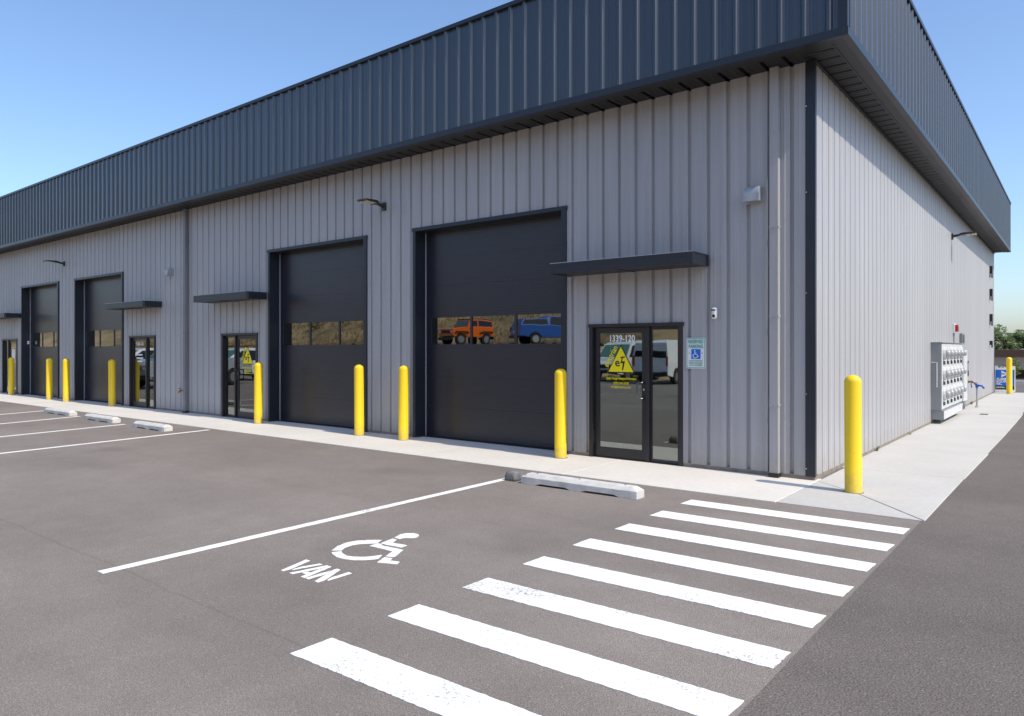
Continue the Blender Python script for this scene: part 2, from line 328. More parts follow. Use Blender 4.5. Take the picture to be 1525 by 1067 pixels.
M['lens'] = simple('lamp_lens', (.75, .73, .66), .15)
M['led'] = simple('led_chip', (.8, .55, .08), .3)
M['greybox'] = simple('grey_enamel_shade_tone', (.25, .265, .275), .45, var=.06)  # darker copy of the meter cabinet paint for its shaded side; also grey fittings
M['lightbox'] = simple('pale_enamel_sunlit_tone', (.60, .60, .59), .45, var=.06)  # same meter bank paint, lightened to carry the sunlit fronts
M['mglass'] = simple('meter_glass', (.40, .41, .41), .2, coat=.3)
M['galv'] = simple('galvanised_hood', (.42, .43, .44), .35, metal=.4, var=.15, vscale=12)
M['brass'] = simple('brass', (.35, .2, .08), .35, metal=.8)
M['red'] = simple('red_lacquer', (.45, .02, .02), .35)
M['blue'] = simple('blue_enamel', (.02, .09, .42), .35)
M['signblue'] = simple('sign_blue', (.008, .14, .62), .5)
M['signgreen'] = simple('sign_green', (.02, .33, .25), .45)
M['signwhite'] = simple('sign_white', (.74, .77, .76), .4)
M['decalyellow'] = simple('decal_yellow', (.92, .76, .0), .5)
M['decalwhite'] = simple('decal_white', (.82, .82, .82), .5)
M['decalblack'] = simple('decal_black', (.012, .012, .012), .5)
M['room'] = simple('room_wall_paint', (.62, .65, .63), .8)
M['roomfloor'] = simple('room_floor', (.22, .22, .21), .5, var=.1)
M['tan'] = simple('tan_laminate', (.34, .27, .19), .5, var=.08)
M['roof'] = simple('roof_membrane', (.5, .5, .5), .8, var=.1)
M['terrain'] = terrain_mat()
M['dryblade'] = leaf_mat('dry_grass_blade', (.50, .37, .19), (.36, .25, .12))
M['sage'] = leaf_mat('sage_leaf', (.10, .10, .06), (.05, .055, .035))
M['leaf'] = leaf_mat('tree_leaf', (.26, .33, .15), (.15, .21, .085))
M['leaf2'] = leaf_mat('shrub_leaf', (.17, .24, .03), (.08, .14, .02))
M['weed'] = leaf_mat('weed_leaf', (.09, .17, .04), (.13, .15, .04))
M['bark'] = simple('bark', (.10, .08, .06), .9, var=.3, vscale=8)
M['bark_mulch'] = simple('bark_mulch', (.24, .14, .07), .95, var=.4, vscale=9, bump=.6, bscale=40)
M['tanwall'] = simple('tan_stucco', (.34, .30, .26), .9, var=.08)
M['brownroof'] = simple('brown_roof_edge', (.10, .055, .04), .7, var=.1)
M['winglass'] = simple('dark_window', (.03, .035, .04), .08)
M['rubber'] = simple('rubber', (.02, .02, .02), .85)
M['rim'] = simple('alloy_rim', (.45, .45, .46), .3, metal=.8)
M['vwhite'] = simple('white_car_paint', (.78, .79, .80), .25, coat=.6)
M['vsilver'] = simple('silver_blue_car_paint', (.42, .46, .52), .25, metal=.3, coat=.6)
M['vorange'] = simple('orange_car_paint', (.80, .14, .008), .25, coat=.6)
M['vblue'] = simple('blue_car_paint', (.004, .085, .38), .4, coat=.3)
M['vblack'] = simple('black_trim', (.014, .014, .015), .5)
M['vglass'] = simple('car_glass', (.012, .016, .017), .05)
M['vgreen'] = simple('green_tint_windscreen', (.10, .22, .19), .05)
M['tail'] = simple('tail_lamp', (.40, .015, .01), .2)
M['headlamp'] = simple('head_lamp', (.7, .72, .74), .1)

# ------------------------------------------------------------------ terrain, paving
def smooth(a, b, x):
    t = max(0, min(1, (x-a)/(b-a))); return t*t*(3-2*t)
def hz(x, y):
    z = 0.0
    if y > 28: z -= .028 * (y-28) * smooth(28, 36, y)
    if y < -20:
        e = -21.5 - 7.0*smooth(-25, -20, x)      # foot of the bank: further back where the vans stand
        z += 2.0 * (1 - smooth(e-3.2, e, y))
        if y < -36:
            d = -36 - y
            z += .30 * d * smooth(0, 12, d) + 1.4 * smooth(0, 20, d) * mnoise.noise(Vector((x*.06, y*.06, 0))) + .5*smooth(0, 8, d)*mnoise.noise(Vector((x*.22, y*.22, 3)))
    return z
def hz_safe(x, y):
    return min(hz(x, y), 24)
xs = sorted(set([-900, -500, -300, -200, -150] + [-120 + 4*i for i in range(23)] + [-29 + 1.5*i for i in range(8)] + [-16 + 4*i for i in range(20)] + [90, 130, 200, 300, 500, 900]))
ys = sorted(set([-900, -600, -400, -250, -180, -140] + [-120 + 2.5*i for i in range(34)] + [-35.5 + .8*i for i in range(20)] + [-18.5, -12, -4, 4, 12, 20] + [26 + 4*i for i in range(24)] + [140, 180, 250, 400, 900]))
mb = MB()
def far_z(x, y):
    z = hz_safe(x, y)
    if y > 120: z = hz(x, 120) - .004*(y-120)
    return z
for y in ys:
    for x in xs: mb.v.append((x, y, far_z(x, y) - .06))
nx = len(xs)
for j in range(len(ys)-1):
    for i in range(nx-1): mb.f.append((j*nx+i, j*nx+i+1, (j+1)*nx+i+1, (j+1)*nx+i))
g = mb.build('ground', M['terrain'], smooth=True, fix=False); tag(g, kind='structure')

def sheet(name, x0, x1, y0, y1, z, mat, step=4.0, follow=False):
    m_ = MB(); ax = [x0, x1] if not follow else [x0 + (x1-x0)*i/6 for i in range(7)]
    n = max(1, int((y1-y0)/step)) if follow else 1
    ay = [y0 + (y1-y0)*i/n for i in range(n+1)]
    for y in ay:
        for x in ax: m_.v.append((x, y, z + (far_z(x, y) if follow else 0)))
    k = len(ax)
    for j in range(n):
        for i in range(k-1): m_.f.append((j*k+i, j*k+i+1, (j+1)*k+i+1, (j+1)*k+i))
    return tag(m_.build(name, mat, fix=False), kind='structure')
APR = -1.66      # outer edge of the apron
SWX = 1.55       # outer edge of the side walk
sheet('parking_lot', -75, 1.5, -28.6, 0.3, -.012, M['asphalt'])
sheet('drive_lane', 1.5, 24, -28.6, 76, -.012, M['asphalt2'], 4, True)
sheet('rear_lot', -75, 1.5, 25.5, 60, -.012, M['asphalt2'], 4, True)
sheet('upper_gravel_lot', -75, -23, -36, -25.4, .05, simple('gravel', (.26, .235, .20), .95, var=.25, vscale=6, bump=.6, bscale=30), 3, True)

# apron and side walk: bed with separate slabs
bed = MB(); bed.box(-38, .03, APR+.01, .25, -.12, -.02); bed.box(.03, SWX-.01, APR+.01, 25.4, -.12, -.02)
walk = tag(bed.build('sidewalk', M['joint']), kind='structure')
def slab(pts, mat):
    m_ = MB(); m_.prism(pts, 'z', -.10, .0); o = m_.build('slab', mat, walk, bevel=.006); return o
J = .005
edges = [.04]
x = .04
while x > -38:
    x -= 3.05 if x < -.1 else 2.95
    edges.append(x)
for a, b in zip(edges[1:], edges[:-1]):
    j1, j2 = random.uniform(-.008, .008), random.uniform(-.008, .008)
    slab([(a+J, APR+j1), (b-J, APR+j2), (b-J, .2), (a+J, .2)], M['concrete'])
cx_, cy_ = 1.53, APR+.01
slab([(.04+J, APR), (cx_-.01, cy_), (.62, -.53), (.04+J, -.02)], M['concrete2'])
slab([(cx_+.005, cy_+.01), (SWX-.01, 1.4-J), (.04+J, 1.4-J), (.04+J, -.01), (.63, -.52)], M['concrete2'])
yy = 1.4
while yy < 25.3:
    y2 = min(25.4, yy + 3.0)
    e1 = SWX + random.uniform(-.012, .02); e2 = SWX + random.uniform(-.012, .02)
    slab([(-.2, yy+J), (e1, yy+J), (e2, y2-J), (-.2, y2-J)], M['concrete2']); yy = y2

# painted markings
PAINT_Z = -.008
def flat(name, pts, mat, z=PAINT_Z, parent=None):
    out = []
    for a_, b_ in zip(pts, pts[1:]+pts[:1]):
        L_ = math.hypot(b_[0]-a_[0], b_[1]-a_[1]); k_ = max(1, min(90, int(L_/.035)))
        nx_, ny_ = (-(b_[1]-a_[1])/L_, (b_[0]-a_[0])/L_)
        for i_ in range(k_):
            f_ = i_/k_; j_ = random.uniform(-.0035, .0035) if 0 < i_ else 0
            out.append((a_[0]+(b_[0]-a_[0])*f_+nx_*j_, a_[1]+(b_[1]-a_[1])*f_+ny_*j_))
    m_ = MB(); m_.prism(out, 'z', z-.003, z); return m_.build(name, mat, parent)
cw = empty('crosswalk_marking', (0, 0, 0)); tag(cw, 'white striped crosswalk painted on the asphalt beside the accessible bay', 'road marking')
for i in range(8):
    yt = -2.12 - .735*i; wd = .285
    flat('stripe', [(-.79, yt-wd+random.uniform(-.01, .01)), (1.462, yt-wd+.055), (1.475, yt+.05), (-.785, yt)], M['paintworn'] if i > 3 else M['paint'], parent=cw)
def line(p, q, wdt, label):
    p, q = Vector(p), Vector(q); d = (q-p).normalized(); n = Vector((-d.y, d.x))*wdt/2
    o = flat('parking_line', [tuple(p-n), tuple(q-n), tuple(q+n), tuple(p+n)], M['paint'])
    tag(o, label, 'road marking', 'white parking bay lines'); return o
line((-3.27, -7.59), (-3.34, -2.28), .1, 'long white bay line running to the near wheel stop')
line((-11.25, -7.6), (-12.15, -1.80), .1, 'white bay line right of the three far wheel stops')
line((-13.7, -7.6), (-14.80, -2.42), .1, 'white bay line between the right and middle far wheel stops')
line((-16.2, -7.2), (-17.83, -2.25), .1, 'white bay line between the middle and left far wheel stops')
line((-18.9, -6.8), (-20.50, -2.10), .1, 'white bay line at the left end of the far wheel stops')
POLY = dict(
V1=[(-2.29,-6.372),(-2.235,-6.372),(-2.168,-6.60),(-2.168,-6.674),(-2.2,-6.674)],
V2=[(-2.150,-6.60),(-2.150,-6.52),(-2.108,-6.372),(-2.068,-6.372),(-2.138,-6.61)],
A1=[(-2.088,-6.674),(-2.045,-6.674),(-1.994,-6.44),(-1.994,-6.366),(-2.018,-6.366)],
A2=[(-1.980,-6.366),(-1.960,-6.366),(-1.894,-6.674),(-1.938,-6.674),(-1.952,-6.612),(-2.012,-6.612),(-2.002,-6.566),(-1.962,-6.566),(-1.980,-6.48)],
N1=[(-1.880,-6.674),(-1.840,-6.674),(-1.840,-6.52),(-1.880,-6.43)],
N2=[(-1.880,-6.372),(-1.838,-6.372),(-1.724,-6.610),(-1.724,-6.674),(-1.762,-6.674),(-1.880,-6.41)],
N3=[(-1.708,-6.60),(-1.696,-6.60),(-1.696,-6.372),(-1.738,-6.372),(-1.738,-6.53)])
SYM = dict(
wu=[(-2.343,-6.068),(-2.415,-5.952),(-2.448,-5.819),(-2.424,-5.717),(-2.357,-5.636),(-2.263,-5.566),(-2.227,-5.636),(-2.222,-5.677),(-2.308,-5.764),(-2.339,-5.847),(-2.322,-5.944),(-2.276,-6.015)],
wl=[(-2.299,-6.104),(-2.257,-6.03),(-2.186,-6.069),(-2.11,-6.09),(-2.048,-6.073),(-1.97,-6.023),(-1.929,-5.966),(-1.893,-5.886),(-1.839,-5.975),(-1.848,-6.013),(-1.9,-6.082),(-1.97,-6.137),(-2.071,-6.166),(-2.155,-6.166),(-2.244,-6.135)],
torso=[(-2.187,-5.645),(-2.222,-5.467),(-2.16,-5.475),(-2.118,-5.568),(-1.947,-5.546),(-1.937,-5.626),(-2.127,-5.648)],
leg=[(-2.195,-5.768),(-2.207,-5.666),(-2.158,-5.659),(-2.119,-5.686),(-1.865,-5.668),(-1.769,-5.86),(-1.841,-5.897),(-1.9,-5.759),(-2.159,-5.762)],
foot=[(-1.763,-6.057),(-1.824,-5.923),(-1.751,-5.898),(-1.72,-5.958),(-1.628,-5.931),(-1.598,-5.987)],
head=[(-2.233,-5.437),(-2.28,-5.327),(-2.268,-5.257),(-2.215,-5.21),(-2.151,-5.21),(-2.107,-5.24),(-2.079,-5.301),(-2.101,-5.347),(-2.156,-5.376),(-2.167,-5.438)])
def ccw(p): return p if sum(a[0]*b[1]-b[0]*a[1] for a, b in zip(p, p[1:]+p[:1])) > 0 else p[::-1]
vm = empty('van_lettering'); tag(vm, 'word VAN stencilled in white on the asphalt', 'road marking')
for k, p in POLY.items(): flat('letter_stroke', ccw(p), M['paint'], parent=vm)
sm_ = empty('wheelchair_symbol'); tag(sm_, 'white stencilled wheelchair symbol on the asphalt above the word VAN', 'road marking')
for k, p in SYM.items(): flat('symbol_stroke', ccw(p), M['paint'], parent=sm_)

# ------------------------------------------------------------------ the building
XL = -38.0; YB = 24.58; ZS = 5.59; OX, OY = .52, .575; ZT = 7.47
PER = .2968
B = empty('commercial_building', (0, 0, 0)); tag(B, 'long grey ribbed steel commercial building with dark navy overhanging fascia', 'building')
def profile(u0, u1, g0, per=PER, dep=.048, beads=True, shape=(.016, .014)):
    """(u, depth) points of a reversed ribbed sheet: proud flats, recessed grooves centred on g0 + k*per"""
    pts = [(u0, None), (u1, None)]
    k = math.floor((u0-g0)/per) - 1
    FL, SL = shape
    bends = [FL, FL+SL] + ([.082, .090, .106, .114] if beads else [])
    def d(u):
        t = abs(((u-g0+per/2) % per) - per/2)
        if t < FL: return dep
        if t < FL+SL: return dep*(1-(t-FL)/SL)
        if beads:
            c = abs(t - .098)
            if c < .016: return -.004*min(1, (.016-c)/.008)
        return 0.0
    us = {round(u0, 5), round(u1, 5)}
    while g0 + k*per < u1 + per:
        c = g0 + k*per
        for q in bends:
            e = .003 if q < .06 else .0015
            for o in (q-e-.0025, q-e, q+e, q+e+.0025):
                for sg in (-1, 1):
                    if u0 + 1e-4 < c+sg*o < u1 - 1e-4: us.add(round(c+sg*o, 5))
        k += 1
    return sorted(us), d
def sheetmesh(u0, u1, v0, v1, g0, mapf, openings=(), per=PER, beads=True, shape=(.016, .014)):
    us, d = profile(u0, u1, g0, per, beads=beads, shape=shape)
    cut = set(us)
    for (a, b, c, e) in openings:
        for q in (a, b):
            if u0 + 1e-4 < q < u1 - 1e-4: cut.add(q)
    us = sorted(cut); m_ = MB()
    for a, b in zip(us[:-1], us[1:]):
        mid = (a+b)/2; spans = [(v0, v1)]
        for (oa, ob, oc, od) in openings:
            if oa < mid < ob:
                ns = []
                for s, e in spans:
                    if od <= s or oc >= e: ns.append((s, e)); continue
                    if oc > s: ns.append((s, oc))
                    if od < e: ns.append((od, e))
                spans = ns
        da, db = d(a + 1e-6 if a == us[0] else a), d(b)
        for s, e in spans:
            m_.quad(mapf(a, da, s), mapf(b, db, s), mapf(b, db, e), mapf(a, da, e))
    return m_
def panels(name, parent, mat, u_lo, u_hi, v0, v1, g0, mapf, openings=(), flip=False, per=PER, shape=(.016, .014)):
    w_ = per*3; start = g0 - .07 - math.ceil((g0-u_lo)/w_ + 1)*w_
    u = start; cache = {}
    while u < u_hi:
        a, b = max(u, u_lo), min(u + w_, u_hi)
        if b - a > .02:
            m_ = sheetmesh(a, b, v0, v1, g0, mapf, openings, per, shape=shape)
            if m_.f:
                if flip: m_.f = [f[::-1] for f in m_.f]
                me = m_.mesh(name); bm = bmesh.new(); bm.from_mesh(me); bmesh.ops.remove_doubles(bm, verts=bm.verts, dist=2e-4); bm.to_mesh(me); bm.free()
                link(name, me, mat, parent, smooth=True)
        u += w_
# openings on the front
SHIFT = -16.52
OH = [(-7.634, -3.97), (-12.656, -9.032), (-7.634+SHIFT, -3.97+SHIFT), (-12.656+SHIFT, -9.032+SHIFT)]
EN = [(-3.508, -1.882, False), (-14.755, -13.117, True), (-3.508+SHIFT, -1.882+SHIFT, False), (-14.755+SHIFT, -13.117+SHIFT, True)]
OHT, ENT = 4.145, 2.15
opens = [(a, b, -1, OHT) for a, b in OH] + [(a, b, -1, ENT) for a, b, f in EN]
Z0 = .065
front = empty('front_wall', parent=B)   # concrete foundation curb along the front, interrupted at the openings
cuts = sorted([(a, b) for a, b, *_ in opens]); xs_ = XL
for a, b in cuts + [(-.0, 0)]:
    if a - xs_ > .02: MB().box(xs_, a, .002, .2, -.05, Z0).build('foundation_curb', M['plinth'], front)
    xs_ = b
panels('wall_panel', front, M['wall'], XL, -.10, Z0-.012, ZS+.01, -1.188, lambda u, d, v: (u, d, v), opens)
sw_m = MB(); sw_m.box(-.2, -.002, .2, YB, -.05, Z0)
side = sw_m.build('side_wall', M['plinth'], B)
panels('wall_panel', side, M['wall'], .045, YB-.08, Z0-.012, ZS+.01, .379, lambda u, d, v: (-d, u, v), (), per=.302)
# fascia: navy sheets, base channel and cap
ff = MB()
def channel_front(z0, z1, y, out): ff.box(XL, OX+out, -OY-out, -OY+y, z0, z1)
fb = MB(); fb.box(XL, OX-.002, -OY-.046, -OY+.05, ZS-.005, ZS+.10); front_f = fb.build('front_fascia', M['navytrim'], B, bevel=.004)
panels('fascia_panel', front_f, M['navy'], XL, OX-.075, ZS+.10, ZT, -4.713, lambda u, d, v: (u, -OY-d*.85, v), shape=(.018, .032))
m_ = MB(); m_.box(XL, OX+.055, -OY-.058, -OY+.26, ZT, ZT+.07); m_.build('cap_flashing', M['navytrim'], front_f, bevel=.004)
sb_ = MB(); sb_.box(OX-.05, OX+.046, -OY-.044, YB, ZS-.007, ZS+.098); side_f = sb_.build('side_fascia', M['navytrim'], B, bevel=.004)
panels('fascia_panel', side_f, M['navy'], -OY+.065, YB, ZS+.10, ZT, .379, lambda u, d, v: (OX+d*.85, u, v), (), per=.302, shape=(.018, .032))
m_ = MB(); m_.box(OX-.23, OX+.058, -OY+.262, YB+.02, ZT+.001, ZT+.069); m_.build('cap_flashing', M['navytrim'], side_f, bevel=.004)
m_ = MB(); m_.box(OX-.075, OX+.036, -OY-.036, -OY+.065, ZS+.10, ZT-.001); m_.build('corner_trim', M['navytrim'], side_f, bevel=.004)
m_ = MB(); m_.box(OX-.1, OX-.045, YB-.03, YB+.01, ZS-.006, ZT-.001); m_.build('end_trim', M['navytrim'], side_f)
# soffits
BAND = .19
m_ = MB(); m_.box(XL, OX-.05, -OY+.05, -OY+BAND, ZS+.004, ZS+.03); fs_ = m_.build('front_soffit', M['soffit'], B)
panels('soffit_panel', fs_, M['soffit'], XL, -.02, -OY+BAND, 0.03, -1.188, lambda u, d, v: (u, v, ZS+.012+d))
m_ = MB(); m_.box(OX-BAND, OX-.051, -OY+BAND, YB, ZS+.004, ZS+.03); ss_ = m_.build('side_soffit', M['soffit'], B)
panels('soffit_panel', ss_, M['soffit'], -OY+BAND, YB, -.03, OX-BAND, .379, lambda u, d, v: (v, u, ZS+.012+d), (), flip=True, per=.302)
m_ = MB(); m_.box(OX-BAND-.012, OX-BAND+.006, -OY+BAND+.01, YB, ZS-.004, ZS+.0035); m_.build('soffit_trim', M['navytrim'], ss_)
m_ = MB(); m_.box(-.03, .035, -.05, YB, ZS-.03, ZS+.011); m_.build('soffit_trim', M['navytrim'], ss_)
# corner post trim, downspouts, roof, rear
m_ = MB(); m_.box(-.115, .014, -.014, .006, Z0-.02, ZS+.02); m_.box(-.006, .014, .006, .05, Z0-.02, ZS+.02); ct = m_.build('corner_trim', M['navytrim'], B, bevel=.003)
for z in (.15, 1.15, 2.5, 3.85, 5.0):
    m_ = MB(); m_.tube([(-.10, -.014, z), (-.10, -.024, z)], .009, 8); m_.build('screw', M['steel'], ct)
m_ = MB(); m_.box(-.03, .008, YB-.085, YB+.01, Z0, ZS+.01); m_.build('corner_trim', M['wall'], B)
m_ = MB(); m_.box(XL, .40, -.4, YB, ZT-.35, ZT-.25); m_.build('roof', M['roof'], B)
m_ = MB(); m_.box(XL, -.04, YB-.1, YB-.002, 0, ZT-.4); m_.build('rear_wall', M['wall'], B)
m_ = MB(); m_.box(XL-.05, XL-.001, .05, YB, 0, ZT-.4); m_.build('end_wall', M['wall'], B)
m_ = MB(); m_.box(XL, .34, -.39, -.36, ZS+.05, ZT-.2); m_.box(.30, .34, -.36, YB, ZS+.05, ZT-.2); m_.build('parapet_backing', M['soffit'], B)
def downspout(x, mat):
    m_ = MB(); m_.box(x-.06, x+.06, -.105, -.012, .055, ZS+.01); d = m_.build('downspout', mat, B, bevel=.006)
    for z in (.98, 2.2, 3.42, 4.7):
        m_ = MB(); m_.box(x-.065, x+.065, -.109, -.008, z-.012, z+.012); m_.build('strap', mat, d)
        m_ = MB(); m_.tube([(x+.0, -.109, z), (x+.0, -.119, z)], .008, 8); m_.build('screw', M['steel'], d)
    m_ = MB(); m_.box(x-.07, x+.07, -.125, -.0, .0, .055); m_.build('drain_boot', M['black'], d, bevel=.008)
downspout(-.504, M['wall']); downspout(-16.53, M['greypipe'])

# overhead doors
DY = .27
lab_oh = ['wide dark overhead door nearest the corner, reflecting parked vehicles', 'dark overhead door left of the near pair', 'far overhead door', 'far overhead door']
for k, (a, b) in enumerate(OH):
    m_ = MB(); T = .075
    m_.box(a-.004, a+T, -.028, DY+.06, 0.002, OHT-.065); m_.box(b-.10, b+.004, -.028, DY+.06, 0.002, OHT-.065)
    m_.box(a-.02, b+.02, -.034, DY+.06, OHT-.065, OHT+.004)
    od = m_.build('overhead_door', M['navytrim'], B, bevel=.003)
    x0, x1 = a + T + .012, b - .10 - .012; c = (a+b)/2 - .01
    zs = [.03, .62, 1.21, 1.80, 2.41, 3.0, 3.55, OHT-.066]
    for i in range(7):
        z0, z1 = zs[i]+.0008, zs[i+1]-.0008
        m_ = MB()
        if i != 3: m_.box(x0, x1, DY, DY+.05, z0, z1)
        else:
            m_.box(x0, x1, DY, DY+.05, z0, 1.845); m_.box(x0, x1, DY, DY+.05, 2.372, z1)
            e = [x0, c-1.60, c-.565, c-.515, c+.515, c+.565, c+1.60, x1]
            for q in range(0, 8, 2): m_.box(e[q], e[q+1], DY+.0005, DY+.0495, 1.845, 2.372)
        s_ = m_.build('door_section', M['door'], od)
        if i == 3:
            for q in (1, 3, 5):
                m_ = MB(); m_.box(e[q]-.002, e[q+1]+.002, DY+.018, DY+.026, 1.84, 2.376); m_.build('window_pane', M['dglass'], od)
    m_ = MB(); m_.box(a+T+.001, a+T+.011, DY-.02, DY+.055, .01, OHT-.07); m_.build('weather_seal', M['doortrack'], od)
    m_ = MB(); m_.box(x0, x1, DY-.004, DY+.045, .002, .029); m_.build('bottom_seal', M['rubber'], od)
    m_ = MB(); m_.box(a-.1, b+.1, DY+.3, DY+4.0, 0, .005); m_.box(a-.1, b+.1, DY+4, DY+4.1, 0, 4.3); m_.build('bay_interior', M['roomfloor'], od)

# text helper
def text_mesh(s, size, bold=0.0, width=1.0, shear=0.0, sx=None):
    c = bpy.data.curves.new('t', 'FONT'); c.body = s; c.size = size; c.align_x = 'CENTER'; c.align_y = 'CENTER'; c.offset = bold*size; c.shear = shear; c.space_character = width
    c.resolution_u = 3; c.extrude = .0008
    o = bpy.data.objects.new('t', c); COL.objects.link(o)
    dg = bpy.context.evaluated_depsgraph_get(); me = bpy.data.meshes.new_from_object(o.evaluated_get(dg))
    bpy.data.objects.remove(o); return me
def lettering(name, s, size, loc, mat, parent, bold=.01, rot=(90, 0, 0), fit=None, shear=0.0):
    me = text_mesh(s, size, bold, shear=shear)
    me.materials.clear()
    if fit:
        xs__ = [v.co.x for v in me.vertices]; ww = max(xs__)-min(xs__)
        for v in me.vertices: v.co.x *= fit/ww
    o = link(name, me, mat, parent); o.location = loc; o.rotation_euler = tuple(R(q) for q in rot); return o

# entrances
for k, (a, b, mirr) in enumerate(EN):
    FY = .035; FD = .13
    m_ = MB(); J1 = .06
    m_.box(a-.004, a+J1, -.03, FD, .002, ENT-.05); m_.box(b-J1, b+.004, -.03, FD, .002, ENT-.05); m_.box(a-.02, b+.02, -.035, FD, ENT-.05, ENT+.004)
    mull = a + 1.04 if not mirr else b - 1.04
    m_.box(mull-.028, mull+.028, .0, FD-.01, .012, ENT-.051)
    m_.box(a+J1, b-J1, .0, FD-.012, .0005, .011)
    ent = m_.build('entrance', M['frame'], B, bevel=.003)
    # door leaf
    da, db = (a+J1+.004, mull-.032) if not mirr else (mull+.032, b-J1-.004)
    sa, sb2 = (mull+.029, b-J1-.001) if not mirr else (a+J1+.001, mull-.029)
    m_ = MB(); st = .085
    m_.box(da, da+st, FY, FY+.045, .014, ENT-.054); m_.box(db-st, db, FY, FY+.045, .014, ENT-.054)
    m_.box(da+st, db-st, FY, FY+.045, .014, .17); m_.box(da+st, db-st, FY, FY+.045, ENT-.054-.09, ENT-.054)
    m_.build('door_leaf', M['frame'], ent, bevel=.003)
    m_ = MB(); m_.box(da+st-.002, db-st+.002, FY+.018, FY+.026, .168, ENT-.142); m_.build('window_pane', M['glass'], ent)
    m_ = MB(); m_.box(sa, sb2, FY, FY+.045, .012, .055); m_.box(sa, sb2, FY, FY+.045, ENT-.1, ENT-.051)
    m_.box(sa, sa+.022, FY, FY+.045, .055, ENT-.1); m_.box(sb2-.04, sb2, FY, FY+.045, .055, ENT-.1); m_.build('sidelight_frame', M['frame'], ent)
    m_ = MB(); m_.box(sa+.02, sb2-.038, FY+.018, FY+.026, .053, ENT-.098); m_.build('window_pane', M['glass'], ent)
    hx = db - .05 if not mirr else da + .05; sgn = -1 if not mirr else 1
    m_ = MB(); hp = [(hx, FY, .98), (hx, FY-.055, .98), (hx+sgn*.07, FY-.075, .985), (hx+sgn*.085, FY-.075, 1.0), (hx+sgn*.085, FY-.075, 1.21), (hx+sgn*.07, FY-.075, 1.225), (hx, FY-.055, 1.23), (hx, FY, 1.23)]
    m_.tube(hp, .0125, 10); m_.build('door_handle', M['handle'] if k == 0 else M['black'], ent, smooth=True)
    m_ = MB(); m_.tube([(hx, FY-.006, 1.12), (hx, FY+.002, 1.12)], .017, 14); m_.build('lock_cylinder', M['steel'], ent)
    m_ = MB(); m_.box(da+.05, db-.05, FY+.07, FY+.11, 1.02, 1.055); m_.build('push_bar', M['black'], ent)
    # lettering on the glass
    gx = (da+db)/2; gy = FY + .0165
    if k in (0, 1):
        if k == 0:
            lettering('address_lettering', '1339-120', .145, (gx+.02, gy, 1.915), M['decalwhite'], ent, .02, fit=.45)
        tz = 1.388; tx = gx + .005
        m_ = MB(); m_.prism([(tx-.25, tz-.018), (tx+.25, tz-.018), (tx, tz+.428)], 'y', gy-.0012, gy-.0004); m_.build('triangle_border', M['decalblack'], ent)
        m_ = MB(); m_.prism([(tx-.225, tz), (tx+.225, tz), (tx, tz+.40)], 'y', gy-.003, gy-.002); m_.build('triangle_emblem', M['decalyellow'], ent)
        lettering('emblem_letter', 'e', .19, (tx-.062, gy-.0045, tz+.145), M['decalblack'], ent, .014)
        bolt = [(-.015, .235), (.075, .25), (.07, .228), (.037, .222), (.022, .165), (.075, .175), (.043, .03), (.022, .022), (.036, .14), (-.008, .135), (.015, .215)]
        m_ = MB(); m_.prism([(tx+p, tz+q) for p, q in bolt], 'y', gy-.005, gy-.0042); m_.build('bolt_emblem', M['decalblack'], ent)
        lettering('emblem_word', 'electrian', .135, (tx-.182, gy-.0015, tz+.246), M['decalyellow'], ent, .012, rot=(90, -60.6, 0), fit=.37)
        lettering('door_lettering', 'Quality Through Training and Performance', .058, (tx, gy-.0015, tz-.107), M['decalyellow'], ent, .012, fit=.54, shear=.25)
        lettering('door_lettering', '(509) 396-3338', .055, (tx, gy-.0015, tz-.182), M['decalyellow'], ent, .008, fit=.27)
        lettering('door_lettering', 'info@electrian.com', .05, (tx, gy-.0015, tz-.242), M['decalyellow'], ent, .008, fit=.36)
    elif k == 2:
        lettering('address_lettering', '1339-110', .13, (gx, gy, 1.90), M['decalwhite'], ent, .02, fit=.44)
        for q, tt in enumerate((.34, .42, .30)):
            m_ = MB(); m_.box(gx-tt/2, gx+tt/2, gy-.001, gy, 1.56-.1*q, 1.60-.1*q); m_.build('decal_band', M['decalwhite'], ent)
    else:
        m_ = MB(); m_.box(gx-.22, gx+.12, gy-.001, gy, 1.2, 1.75); m_.build('paper_notice', M['decalwhite'], ent)
    # small room behind the glass
    m_ = MB(); ra, rb = (a-.33, b+1.6) if not mirr else (a-1.6, b+.33)
    m_.box(ra, rb, .2, 4.6, -.02, .004); rm = m_.build('room_floor', M['roomfloor'], ent)
    m_ = MB(); m_.box(ra-.1, ra, .16, 4.6, 0, 2.9); m_.box(rb, rb+.1, .16, 4.6, 0, 2.9); m_.box(ra, rb, 4.6, 4.7, 0, 2.9); m_.box(ra, rb, .16, 4.6, 2.9, 3.0); m_.build('room_wall', M['room'], ent)
    if k == 0:
        m_ = MB(); m_.box(-3.2, -2.75, 2.6, 3.2, .01, 1.05); cb = m_.build('reception_cabinet', M['tan'], ent, bevel=.01)

